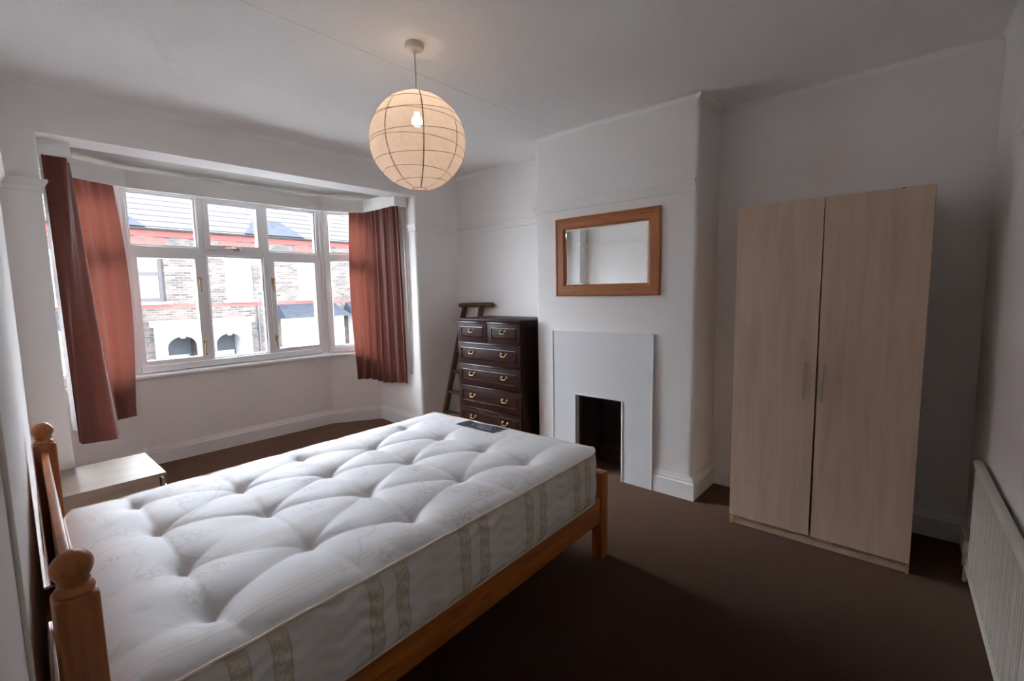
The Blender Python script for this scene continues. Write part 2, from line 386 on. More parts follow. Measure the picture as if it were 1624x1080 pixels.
def shell():
    bm = bmesh.new(); prism(bm, [(-0.3, -0.7), (3.9, -0.7), (3.9, 4.9), (3.3, 5.02), (2.7, 5.40), (0.8, 5.40), (0.10, 5.02), (-0.3, 4.9)], -0.2, 0.0)
    struct(obj('floor', bm, 'carpet'))
    bm = bmesh.new(); box(bm, -0.3, 3.9, -0.7, 4.35, ZC, ZC+0.2)
    ce = struct(obj('ceiling', bm, 'ceil'))
    # cove between ceiling and walls
    r = 0.035
    cove = [(0.0, ZC), (0.0, ZC-r)] + [(r*(1-math.cos(a)), ZC-r*(1-math.sin(a))) for a in [k*PI/12 for k in range(1, 6)]] + [(r, ZC)]
    bm = bmesh.new()
    sweep(bm, [(xl(-0.3), yb(-0.06)), (XA, yb(XA)), (XA, YC1), (XC, YC1), (XC, YC2), (XA, YC2), (XA, YW), (xl(YW), YW), (xl(-0.3), yb(-0.06))], cove)
    obj('ceiling_cove', bm, 'ceil', ce, smooth='auto')
    # faint paper seams over the ceiling
    for i, y in enumerate((2.30,)):
        bm = bmesh.new(); box(bm, 0.2, 3.1, y, y+0.004, ZC-0.0012, ZC+0.001); obj('paper_seam', bm, 'ceil', ce)
    # left wall
    bm = bmesh.new(); prism(bm, [(xl(-0.6), -0.6), (xl(4.3), 4.3), (xl(4.3)-0.2, 4.3), (xl(-0.6)-0.2, -0.6)], 0, ZC); struct(obj('wall_left', bm, 'wall'))
    bm = bmesh.new(); prism(bm, [(-0.3, yb(-0.3)), (-0.3, yb(-0.3)-0.2), (XA+0.2, yb(XA+0.2)-0.2), (XA+0.2, yb(XA+0.2))], 0, ZC); struct(obj('wall_back', bm, 'wall'))
    bm = bmesh.new(); box(bm, XA, XA+0.22, -0.6, 4.3, 0, ZC); struct(obj('wall_right', bm, 'wall'))
    # chimney breast with its opening
    bm = bmesh.new(); R = 0.03
    prism(bm, rounded([(XA, YC2), (XC, YC2), (XC, YC1), (XA, YC1)], {1: R, 2: R}), 0.643, ZC)
    prism(bm, rounded([(XA, YC2), (XC, YC2), (XC, 2.16), (XA, 2.16)], {1: R}), 0, 0.643)
    prism(bm, rounded([(XA, 1.736), (XC, 1.736), (XC, YC1), (XA, YC1)], {2: R}), 0, 0.643)
    cb = struct(obj('wall_chimney_breast', bm, 'wall', smooth='auto'))
    # firebox lining
    bm = bmesh.new()
    box(bm, XC+0.36, XC+0.40, 1.737, 2.159, 0.001, 0.642); box(bm, XC+0.03, XC+0.36, 2.129, 2.159, 0.001, 0.642)
    box(bm, XC+0.03, XC+0.36, 1.737, 1.767, 0.001, 0.642); box(bm, XC+0.03, XC+0.36, 1.767, 2.129, 0.62, 0.642)
    fb = obj('firebox', bm, 'soot', cb)
    bm = bmesh.new()
    for z in (0.12, 0.24, 0.36, 0.48): box(bm, XC+0.352, XC+0.361, 1.767, 2.129, z, z+0.006)
    obj('firebrick_joint', bm, 'soot', cb)
    bbox('firebrick_sill', 'soot', cb, XC+0.28, XC+0.35, 1.79, 2.11, 0.001, 0.13, 0.01)
    # window wall: piers, beam
    bm = bmesh.new()
    prism(bm, rounded([(xl(YW)-0.1, YW), (0.304, YW), (0.285, 4.90), (0.10, 5.02), (-0.1, 5.0)], {1: 0.008}), 0, 2.503)
    prism(bm, rounded([(3.068, YW), (XA+0.1, YW), (XA+0.1, 5.0), (3.30, 5.02), (3.12, 4.90)], {0: 0.035}), 0, 2.503)
    box(bm, xl(YW)-0.1, XA+0.1, YW, YW+0.25, 2.503, ZC)
    prism(bm, [(-0.1, YW+0.25), (0.285, YW+0.25), (0.285, 4.90), (0.10, 5.02), (-0.1, 5.0)], 2.503, ZC)
    prism(bm, [(3.12, YW+0.25), (XA+0.1, YW+0.25), (XA+0.1, 5.0), (3.30, 5.02), (3.12, 4.90)], 2.503, ZC)
    struct(obj('wall_window', bm, 'wall', smooth='auto'))
    # bay: dado wall, head wall, ceiling
    bm = bmesh.new(); prism(bm, [(3.12, 4.90)] + BAY_OUT[:1] + BAY_OUT[1:3] + BAY_OUT[3:] + [(0.285, 4.90), (0.87, 5.188), (2.63, 5.188)], 0, 0.79); struct(obj('wall_bay_dado', bm, 'wall'))
    bm = bmesh.new(); prism(bm, [(3.12, 4.90)] + BAY_OUT + [(0.285, 4.90), (0.87, 5.188), (2.63, 5.188)], 2.47, 2.75); struct(obj('wall_bay_head', bm, 'wall'))
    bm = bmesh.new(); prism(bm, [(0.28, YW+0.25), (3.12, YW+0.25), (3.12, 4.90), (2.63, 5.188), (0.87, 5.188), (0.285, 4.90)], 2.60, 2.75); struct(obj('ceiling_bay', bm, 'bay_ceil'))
    # baseboards
    sk = [(0, 0), (0.02, 0), (0.02, 0.118), (0.013, 0.124), (0.0125, 0.138), (0.007, 0.152), (0.006, 0.165), (0, 0.165)]
    bm = bmesh.new(); sweep(bm, [(xl(-0.35)+0.02, yb(-0.03)), (XA, yb(XA)), (XA, YC1), (XC, YC1), (XC, 1.483)], sk); struct(obj('baseboard_right', bm, 'gloss_white'))
    bm = bmesh.new(); sweep(bm, [(XC, 2.396), (XC, YC2), (XA, YC2), (XA, YW), BAY_IN[0], BAY_IN[1], BAY_IN[2], BAY_IN[3], BAY_IN[4], BAY_IN[5], (xl(YW), YW), (xl(-0.3), -0.3)], sk); struct(obj('baseboard_window', bm, 'gloss_white'))
    # picture rails
    pr = [(0, 2.150), (0.008, 2.152), (0.010, 2.178), (0.022, 2.196), (0.030, 2.212), (0.028, 2.225), (0, 2.225)]
    bm = bmesh.new(); sweep(bm, [(XC, YC1+0.012), (XC, YC2), (XA, YC2), (XA, YW), (3.068, YW), (3.076, 4.17)], pr); struct(obj('trim_1', bm, 'wall'))
    bm = bmesh.new(); sweep(bm, [(0.302, 4.13), (0.304, YW), (xl(YW), YW), (xl(-0.3), -0.3)], pr); struct(obj('trim_2', bm, 'wall'))
    pr2 = [(d*0.5, z-0.02) for d, z in pr]
    bm = bmesh.new(); sweep(bm, [(0.0, yb(0.0)), (3.05, yb(3.05))], pr2); struct(obj('trim_3', bm, 'wall'))
    # window board round the bay
    bm = bmesh.new(); sweep(bm, BAY_IN[1:5], [(0.025, 0.79), (0.028, 0.80), (0.025, 0.815), (0.0, 0.82), (-0.15, 0.83), (-0.15, 0.79)]); struct(obj('trim_4', bm, 'gloss_white'))
shell()

# ------------------------------------------------------------------ windows
def frame_bars(name, bars, mat, parent, y0, y1, bev=0.006):
    out = []
    for (x0, x1, z0, z1) in bars: out.append(bbox(name, mat, parent, x0, x1, y0, y1, z0, z1, bev, 1))
    return out
def ring(name, mat, parent, x0, x1, z0, z1, w, y0, y1, bev=0.005):
    bm = bmesh.new()
    o = [(x0, z0), (x1, z0), (x1, z1), (x0, z1)]; i = [(x0+w, z0+w), (x1-w, z0+w), (x1-w, z1-w), (x0+w, z1-w)]
    b = bev
    # chamfered inner edge on the room side
    L = [[bm.verts.new((x, y, z)) for x, z in pts] for pts, y in ((o, y1), (o, y0), ([(x0+w-b, z0+w-b), (x1-w+b, z0+w-b), (x1-w+b, z1-w+b), (x0+w-b, z1-w+b)], y0), (i, y0+b), (i, y1))]
    for a, c in zip(L, L[1:]+L[:1]):
        for k in range(4): bm.faces.new((a[k], a[(k+1) % 4], c[(k+1) % 4], c[k]))
    return obj(name, bm, mat, parent)
def pane(parent, x0, x1, z0, z1, y):
    bm = bmesh.new(); box(bm, x0, x1, y, y+0.005, z0, z1); return obj('pane', bm, 'glass', parent)
def catch(parent, x, y, z, horiz=False):
    """brass casement catch: plate, pivot and a tapered hanging lever"""
    e = empty('window_catch', (x, y, z), 0, parent)
    if horiz: e.rotation_euler = (0, PI/2, 0)
    bm = bmesh.new(); box(bm, -0.011, 0.011, -0.004, 0.0, -0.03, 0.03); bevel_all(bm, 0.003, 1); obj('plate', bm, 'brass', e)
    bm = bmesh.new(); tube(bm, [(0, 0, 0.012), (0, -0.022, 0.012)], 0.009, 10)
    tube(bm, [(0.016, -0.02, 0.02), (0, -0.024, 0.01), (-0.006, -0.026, -0.03), (-0.004, -0.03, -0.075), (-0.002, -0.034, -0.105)], [0.006, 0.008, 0.006, 0.005, 0.007], 8)
    obj('lever', bm, 'brass', e, smooth=True)
    return e
def windows():
    w = empty('window_1', (0, 0, 0)); w['kind'] = 'structure'
    Y0, Y1 = 5.255, 5.325
    frame_bars('frame_jamb', [(0.855, 0.905, 0.83, 2.48), (2.59, 2.64, 0.83, 2.48)], 'upvc', w, Y0, Y1)
    frame_bars('frame_head', [(0.905, 2.59, 2.435, 2.48)], 'upvc', w, Y0, Y1)
    frame_bars('frame_sill', [(0.905, 2.59, 0.83, 0.895)], 'upvc', w, Y0-0.02, Y1)
    frame_bars('mullion', [(1.425, 1.485, 0.895, 2.435), (2.005, 2.065, 0.895, 2.435)], 'upvc', w, Y0, Y1)
    frame_bars('transom', [(0.905, 1.425, 1.905, 1.97), (1.485, 2.005, 1.905, 1.97), (2.065, 2.59, 1.905, 1.97)], 'upvc', w, Y0, Y1)
    g = 5.30
    # fixed lights
    for (x0, x1, z0, z1) in ((0.905, 1.425, 1.97, 2.435), (2.065, 2.59, 1.97, 2.435), (1.485, 2.005, 0.895, 1.905)):
        ring('glazing_bead', 'upvc', w, x0, x1, z0, z1, 0.016, Y0+0.02, Y1-0.012); pane(w, x0+0.014, x1-0.014, z0+0.014, z1-0.014, g)
    # opening sashes
    for (x0, x1, z0, z1) in ((1.482, 2.008, 1.958, 2.438), (0.90, 1.43, 0.89, 1.91), (2.06, 2.595, 0.89, 1.91)):
        s = ring('sash', 'upvc', w, x0, x1, z0, z1, 0.048, Y0-0.012, Y1-0.012); pane(s, x0+0.045, x1-0.045, z0+0.045, z1-0.045, g)
    for x in (1.41, 2.075):
        catch(w, x, Y0-0.012, 1.66); catch(w, x, Y0-0.012, 1.05)
    catch(w, 1.75, Y0-0.012, 1.972, True)
    # side lights of the bay
    for n, (a, b) in (('window_2', ((2.655, 5.245), (3.20, 4.925))), ('window_3', ((0.205, 4.925), (0.845, 5.245)))):
        a = Vector(a); b = Vector(b); L = (b-a).length; ang = math.atan2((b-a).y, (b-a).x)
        e = empty(n, (a.x, a.y, 0), ang); e['kind'] = 'structure'
        frame_bars('frame_jamb', [(0, 0.055, 0.83, 2.48), (L-0.055, L, 0.83, 2.48)], 'upvc', e, 0, 0.07)
        frame_bars('frame_head', [(0.055, L-0.055, 2.435, 2.48)], 'upvc', e, 0, 0.07)
        frame_bars('frame_sill', [(0.055, L-0.055, 0.83, 0.895)], 'upvc', e, -0.015, 0.07)
        frame_bars('transom', [(0.055, L-0.055, 1.905, 1.97)], 'upvc', e, 0, 0.07)
        for z0, z1 in ((0.895, 1.905), (1.97, 2.435)):
            ring('glazing_bead', 'upvc', e, 0.055, L-0.055, z0, z1, 0.02, 0.015, 0.06); pane(e, 0.07, L-0.07, z0+0.015, z1-0.015, 0.04)
    # moulded corner posts between the lights
    for i, (x, s) in enumerate(((2.655, 1), (0.84, -1))):
        bm = bmesh.new()
        for dx, dy, r in ((0.0, 5.262, 0.022), (0.022*s, 5.238, 0.016), (-0.018*s, 5.25, 0.014)):
            lathe(bm, [(r, 0.825), (r, 2.48)], 12, (x+dx, dy))
        o = obj('trim_%d' % (5+i), bm, 'upvc', None, smooth='auto'); o['kind'] = 'structure'
windows()

# ------------------------------------------------------------------ pelmet and curtains
def pelmet():
    root = empty('pelmet', (1.75, 4.6, 2.42))
    tag(root, 'white boxed curtain pelmet running round the bay above the curtains', 'pelmet')
    path = [(3.09, 4.20), (2.925, 4.20), (2.955, 4.84), (2.585, 5.065), (0.885, 5.055), (0.455, 4.84), (0.470, 4.20), (0.30, 4.20)]
    names = ['end_board', 'reveal_board', 'angled_board', 'front_board', 'angled_board', 'reveal_board', 'end_board']
    T = 0.016
    P = [Vector(p) for p in path]
    # mitred boards, one mesh each; outside of the box is to the left of the path (room side)
    def mit(i):
        d0 = (P[i]-P[i-1]).normalized() if i > 0 else None; d1 = (P[i+1]-P[i]).normalized() if i < len(P)-1 else None
        if d0 is None: d0 = d1
        if d1 is None: d1 = d0
        m = Vector((-d0.y, d0.x))+Vector((-d1.y, d1.x)); return m/max(0.3, m.dot(Vector((-d0.y, d0.x))))
    for i, nm in enumerate(names):
        a, b = P[i], P[i+1]; ma, mb = mit(i), mit(i+1)
        def zb(p): return 2.411 + 0.012*(p.y-4.2)
        def zt(p): return 2.528 + 0.042*(p.y-4.2)
        bm = bmesh.new()
        A = [(a, 0), (b, 0), (b, -1), (a, -1)]
        lo = []; hi = []
        for p, s in A:
            q = p + (ma if p is a else mb)*(T*s); lo.append(bm.verts.new((q.x, q.y, zb(p)))); hi.append(bm.verts.new((q.x, q.y, zt(p))))
        bm.faces.new(lo[::-1]); bm.faces.new(hi)
        for k in range(4): bm.faces.new((lo[k], lo[(k+1) % 4], hi[(k+1) % 4], hi[k]))
        for v in bm.verts: v.co -= root.location
        obj(nm, bm, 'pelmet', root)
    # white curtain track under the boards
    bm = bmesh.new(); tp = [(3.02, 4.24), (2.985, 4.86), (2.60, 5.105), (0.86, 5.10), (0.42, 4.86), (0.44, 4.24)]
    tube(bm, [Vector((x, y, 2.445))-root.location for x, y in tp], 0.010, 8); obj('curtain_track', bm, 'plastic', root)
    bm = bmesh.new(); tube(bm, [Vector((3.045, 4.215, 2.43))-root.location, Vector((3.062, 4.215, 0.62))-root.location], 0.012, 10)
    return root, bm
proot, pipebm = pelmet()
bmesh.ops.translate(pipebm, verts=pipebm.verts, vec=proot.location)
po = obj('curtain_wand', pipebm, 'plastic', None, smooth=True)
tag(po, 'white upright pipe beside the right-hand curtain against the bay reveal', 'pipe')

def polyline(pts, s):
    tot = sum((Vector(b)-Vector(a)).length for a, b in zip(pts, pts[1:])); s = s*tot; 
    for a, b in zip(pts, pts[1:]):
        a, b = Vector(a), Vector(b); l = (b-a).length
        if s <= l+1e-9: return a+(b-a)*(s/l), (b-a).normalized()
        s -= l
    return Vector(pts[-1]), (Vector(pts[-1])-Vector(pts[-2])).normalized()
def smoothpath(pts, k=3):
    for _ in range(k):
        q = [pts[0]]
        for a, b in zip(pts, pts[1:]):
            a, b = Vector(a), Vector(b); q += [tuple(a*0.75+b*0.25), tuple(a*0.25+b*0.75)]
        pts = q+[pts[-1]]
    return pts
def sheet(top, bot, ztop, zbot, folds, amp0, amp1, seed, nu=160, nv=36, thick=0.0, off=0.0, belly=0.0):
    top = smoothpath(top); bot = smoothpath(bot)
    bm = bmesh.new(); rnd = random.Random(seed)
    phs = [rnd.uniform(-0.5, 0.5) for _ in range(8)]
    grid = []
    for j in range(nv+1):
        v = j/nv; row = []
        for i in range(nu+1):
            u = i/nu
            a, da = polyline(top, u); b, db = polyline(bot, u)
            w = v**0.85
            p = a*(1-w)+b*w; d = (da*(1-w)+db*w).normalized(); n = Vector((-d.y, d.x))
            q0 = 0.0
            uu = u + 0.03*math.sin(3.1*u*PI+phs[0]) + 0.012*math.sin(7*u*PI+phs[1]) + 0.012*v*math.sin(5*u*PI+phs[2])
            s = math.sin(2*PI*folds*uu+phs[3]); s = s*(1-0.25*abs(s))*1.2
            s2 = math.sin(2*PI*folds*2.3*uu+phs[4])*0.35*(1-v)
            amp = amp0*(1-v)+amp1*v
            q = p + n*(amp*(s+s2)+off) + d*(belly*math.sin(PI*min(1, v*1.05))*u**6)
            z = ztop(u)*(1-v)+zbot(u)*v
            row.append(bm.verts.new((q.x, q.y, z)))
        grid.append(row)
    for j in range(nv):
        for i in range(nu): bm.faces.new((grid[j][i], grid[j][i+1], grid[j+1][i+1], grid[j+1][i]))
    bmesh.ops.recalc_face_normals(bm, faces=bm.faces)
    if thick: bmesh.ops.solidify(bm, geom=list(bm.faces), thickness=thick)
    return bm
def curtains():
    r = empty('curtain', (0.45, 4.6, 0.5)); tag(r, 'terracotta brown curtain with pale lining hanging left of the bay window', 'curtain', 'curtains in the bay')
    top = [(0.335, 4.255), (0.445, 4.24), (0.478, 4.33), (0.46, 4.75), (0.50, 4.90), (0.66, 4.985), (0.80, 5.055)]
    bot = [(0.375, 4.42), (0.40, 4.245), (0.56, 4.26), (0.595, 4.55), (0.60, 4.80), (0.675, 4.935), (0.80, 5.02)]
    bm = sheet(top, bot, lambda u: 2.425, lambda u: 0.50+0.015*math.sin(9*u), 6.0, 0.010, 0.020, 3, belly=0.055)
    for v in bm.verts:
        # upper half of the window-side edge bellies back towards the wall
        v.co -= r.location
    obj('cloth', bm, 'curtain', r, smooth=True)
    lt = [(0.33, 4.30), (0.40, 4.34), (0.43, 4.45), (0.42, 4.7)]; lb = [(0.345, 4.50), (0.385, 4.44), (0.42, 4.40), (0.50, 4.5)]
    bm = sheet(lt, lb, lambda u: 2.42, lambda u: 0.58-0.05*u, 1.5, 0.006, 0.012, 5, 40, 20, 0.0)
    for v in bm.verts: v.co -= r.location
    obj('lining', bm, 'lining', r, smooth=True)
    r = empty('curtain', (3.0, 4.6, 0.5)); tag(r, 'terracotta brown curtain hanging right of the bay window beside the plain pier', 'curtain', 'curtains in the bay')
    top = [(3.005, 4.255), (2.985, 4.5), (2.99, 4.84), (2.93, 4.915), (2.845, 4.965)]
    bot = [(3.055, 4.27), (3.01, 4.45), (2.985, 4.75), (2.94, 4.87), (2.835, 4.945)]
    bm = sheet(top, bot, lambda u: 2.425, lambda u: 0.505+0.012*math.sin(8*u+1), 7.0, 0.012, 0.024, 11, belly=0.03)
    for v in bm.verts: v.co -= r.location
    obj('cloth', bm, 'curtain', r, smooth=True)
curtains()

# ------------------------------------------------------------------ bed
BA = math.radians(1.72); BO = (0.184, 1.235)
BL, BW = 1.985, 1.365
def bed():
    b = empty('bed_frame', (BO[0], BO[1], 0), BA)
    tag(b, 'orange pine double bed frame with ball finials on the headboard posts', 'bed')
    # local x: head to foot, local y: near to far side
    def post(px, py, h, ball):
        c = 0.034
        bm = bmesh.new(); box(bm, -c, c, -c, c, 0, h); bevel_all(bm, 0.008, 2)
        p = obj('post', bm, 'pine_z', b, smooth='auto', loc=(px, py, 0))
        if ball:
            bm = bmesh.new()
            pr = [(0.0005, h-0.004), (0.030, h-0.004), (0.032, h+0.004), (0.030, h+0.010), (0.023, h+0.014), (0.0225, h+0.018), (0.026, h+0.021), (0.0235, h+0.026)]
            for k in range(1, 13):
                a = -PI/2+0.85 + (PI-0.85)*k/12; pr.append((max(0.0005, 0.0335*math.cos(a)), h+0.051+0.032*math.sin(a)))
            lathe(bm, pr, 28); obj('finial', bm, 'pine_z', p, smooth=True)
        return p
    hx0 = -0.113
    post(hx0, -0.005, 0.932, True); post(-0.026, BW+0.030, 0.932, True)
    fx = BL+0.038
    post(fx, 0.03, 0.497, False); post(fx, BW-0.03, 0.497, False)
    # head rails follow the two head posts
    def beam(name, mat, a, c, w, h, bev=0.006):
        a = Vector(a); c = Vector(c); d = c-a; L = d.length; ang = math.atan2(d.y, d.x)
        bm = bmesh.new(); box(bm, 0, L, -w/2, w/2, -h/2, h/2); bevel_all(bm, bev, 2)
        o = obj(name, bm, mat, b, smooth='auto', loc=tuple(a)); o.rotation_euler = (0, 0, ang); return o
    beam('head_rail', 'pine_x', (hx0, 0.02, 0.875), (-0.030, BW, 0.875), 0.022, 0.05)
    beam('head_panel', 'pine_x', (hx0, 0.02, 0.60), (-0.030, BW, 0.60), 0.012, 0.50, 0.002)
    beam('head_rail', 'pine_x', (hx0, 0.02, 0.30), (-0.030, BW, 0.30), 0.026, 0.10)
    beam('side_rail', 'pine_x', (hx0, 0.020, 0.285), (fx-0.034, 0.020, 0.285), 0.028, 0.14)
    beam('side_rail', 'pine_x', (hx0, BW-0.01, 0.285), (fx-0.034, BW-0.01, 0.285), 0.028, 0.14)
    beam('foot_rail', 'pine_x', (fx, 0.05, 0.285), (fx, BW-0.05, 0.285), 0.028, 0.14)
    for k in range(13):
        x = 0.03+k*0.155
        bbox('slat', 'pine_y', b, x, x+0.07, 0.036, BW-0.026, 0.335, 0.352)
    return b
bed()

TUFTS = []
for i, s in enumerate((0.225, 0.557, 0.893, 1.245, 1.592)):
    for t in ((0.195, 0.505, 0.86, 1.20) if i % 2 == 0 else (0.315, 0.69, 1.01)):
        TUFTS.append((i, s+random.uniform(-0.012, 0.012), t+random.uniform(-0.012, 0.012)))
def seg_d(p, a, b):
    ab = (b[0]-a[0], b[1]-a[1]); l2 = ab[0]**2+ab[1]**2
    t = max(0, min(1, ((p[0]-a[0])*ab[0]+(p[1]-a[1])*ab[1])/l2))
    return math.hypot(p[0]-a[0]-t*ab[0], p[1]-a[1]-t*ab[1]), t
CREASES = []
for (i, s, t) in TUFTS:
    for (j, s2, t2) in TUFTS:
        if j == i+1 and abs(t2-t) < 0.30: CREASES.append(((s, t), (s2, t2), 0.8 if abs(t2-t) < 0.18 else 0.55))
        if j == i and 0 < t2-t < 0.45: CREASES.append(((s, t), (s2, t2), 0.9))
    if i == 0: CREASES.append(((s, t), (-0.02, t-0.02), 0.35))
    if i == 4: CREASES.append(((s, t), (BL+0.02, t+0.02), 0.45))
    if t < 0.33:
        CREASES.append(((s, t), (s+0.05, -0.02), 0.8)); CREASES.append(((s, t), (s-0.10, -0.02), 0.3))
    if t > 1.0:
        CREASES.append(((s, t), (s-0.04, BW+0.02), 0.8)); CREASES.append(((s, t), (s+0.10, BW+0.02), 0.3))
ZE = 0.632
def mtop(s, t):
    de = min(s, BL-s, t, BW-t); de = max(0.0, de)
    h = 0.030*(1-math.exp(-de/0.05))
    dip = 0.0
    for (i, a, b) in TUFTS:
        d = math.hypot(s-a, t-b)
        if d < 0.4: dip += 0.036*math.exp(-d/0.026) + 0.010*math.exp(-(d/0.085)**2)
    cr = 0.0
    for (a, b, w) in CREASES:
        if min(a[0], b[0])-0.12 < s < max(a[0], b[0])+0.12 and min(a[1], b[1])-0.12 < t < max(a[1], b[1])+0.12:
            d, k = seg_d((s, t), a, b)
            cr = max(cr, w*(0.45+0.55*abs(1-2*k))*(0.012*math.exp(-d/0.012)+0.008*math.exp(-(d/0.055)**2)))
    fade = min(1.0, de/0.05)
    h -= (dip)*min(1, 0.2+de/0.1) + cr*(0.35+0.65*fade)
    h += 0.004*mnoise.noise(Vector((s*7, t*7, 0)))*fade
    return ZE + h
def corner(s, t, r=0.105):
    a = (r-s)/r if s < r else ((s-(BL-r))/r if s > BL-r else 0); b = (r-t)/r if t < r else ((t-(BW-r))/r if t > BW-r else 0)
    if a > 0 and b > 0:
        a2 = a*math.sqrt(1-b*b/2); b2 = b*math.sqrt(1-a*a/2)
        s = r-a2*r if s < r else BL-r+a2*r; t = r-b2*r if t < r else BW-r+b2*r
    return s, t
def skew(s, t): return s-0.075*(1-s/BL)*(1-t/BW)      # the old mattress sits a little out of true at the head
def mattress():
    m = empty('mattress', (BO[0], BO[1], 0.353), BA); tag(m, 'white button-tufted double mattress with floral ticking on the pine bed', 'mattress')
    Z0 = 0.353
    NS, NT_ = 236, 164
    bm = bmesh.new(); grid = []
    for j in range(NT_+1):
        row = []
        for i in range(NS+1):
            s, t = corner(BL*i/NS, BW*j/NT_)
            row.append(bm.verts.new((skew(s, t), t, mtop(s, t)-Z0)))
        grid.append(row)
    for j in range(NT_):
        for i in range(NS): bm.faces.new((grid[j][i], grid[j][i+1], grid[j+1][i+1], grid[j+1][i]))
    loop = [grid[0][i] for i in range(NS)] + [grid[j][NS] for j in range(NT_)] + [grid[NT_][i] for i in range(NS, 0, -1)] + [grid[j][0] for j in range(NT_, 0, -1)]
    edge = [v.co.copy() for v in loop]
    obj('top_panel', bm, 'tick_top', m, smooth=True)
    n = len(edge); bm = bmesh.new(); rings = []
    cen = Vector((BL/2, BW/2, 0))
    nor = []
    for k in range(n):
        d = (edge[(k+1) % n]-edge[k-1]); d.z = 0; d.normalize(); nor.append(Vector((d.y, -d.x, 0)))
    H = 9
    for q in range(H+1):
        v = q/H; bul = 0.014*math.sin(PI*v)+0.004*math.sin(3*PI*v)
        r = []
        for k in range(n):
            wob = 0.004*mnoise.noise(Vector((edge[k].x*3, edge[k].y*3, v*3)))
            p = edge[k]+nor[k]*(bul+wob*math.sin(PI*v)); z = edge[k].z*(1-v)+0.002*v
            r.append(bm.verts.new((p.x, p.y, z)))
        rings.append(r)
    for a, b in zip(rings, rings[1:]):
        for k in range(n): bm.faces.new((a[k], a[(k+1) % n], b[(k+1) % n], b[k]))
    bm.faces.new(rings[-1])
    obj('side_border', bm, 'tick_side', m, smooth=True)
    for z, nm in ((None, 'piping'), (0.006, 'piping')):
        bm = bmesh.new()
        pts = [Vector((e.x, e.y, (e.z if z is None else z)))+nor[k]*0.003 for k, e in enumerate(edge)][::3]
        tube(bm, pts, 0.0055, 6, True); obj(nm, bm, 'piping', m, smooth=True)
    # tuft loops
    bm = bmesh.new()
    for a in range(5):
        an = a*2*PI/5; tube(bm, [(0, 0, 0), (0.006*math.cos(an), 0.006*math.sin(an), 0.006), (0.012*math.cos(an), 0.012*math.sin(an), 0.004), (0.014*math.cos(an+0.3), 0.014*math.sin(an+0.3), -0.002)], 0.0022, 5)
    first = None
    for (i, s, t) in TUFTS:
        if first is None:
            o = first = obj('tuft', bm, 'tuft', m, smooth=True)
        else:
            o = first.copy(); COL.objects.link(o); o.parent = m
        o.location = (skew(s, t), t, mtop(s, t)-Z0+0.001); o.rotation_euler = (0, 0, s*40)
    # dark woven label at the foot end
    def patch(x0, x1, y0, y1, nx, ny, up):
        bm = bmesh.new(); g = [[bm.verts.new((x0+(x1-x0)*i/nx, y0+(y1-y0)*j/ny, mtop(x0+(x1-x0)*i/nx, y0+(y1-y0)*j/ny)-Z0+up)) for i in range(nx+1)] for j in range(ny+1)]
        for j in range(ny):
            for i in range(nx): bm.faces.new((g[j][i], g[j][i+1], g[j+1][i+1], g[j+1][i]))
        return bm
    lb = obj('brand_label', patch(1.790, 1.930, 0.615, 0.945, 14, 24, 0.0022), 'label', m, smooth=True); lb['label'] = 'dark woven label with pale script'
    bm = bmesh.new()
    def stroke(y0, y1, x, amp, n, r):
        pts = []
        for k in range(n*6+1):
            u = k/(n*6); y = y0+(y1-y0)*u; xx = x+amp*math.sin(u*n*2*PI)+amp*0.4*math.sin(u*n*1.3*PI+1)
            pts.append((xx, y+0.006*math.cos(u*n*2*PI), mtop(xx, y)-Z0+0.004))
        tube(bm, pts, r, 4)
    stroke(0.88, 0.72, 1.895, 0.016, 6, 0.0045); stroke(0.86, 0.66, 1.865, 0.004, 8, 0.0025); stroke(0.80, 0.67, 1.840, 0.004, 9, 0.0025); stroke(0.78, 0.66, 1.818, 0.003, 9, 0.002)
    obj('label_script', bm, 'label_print', lb)
mattress()

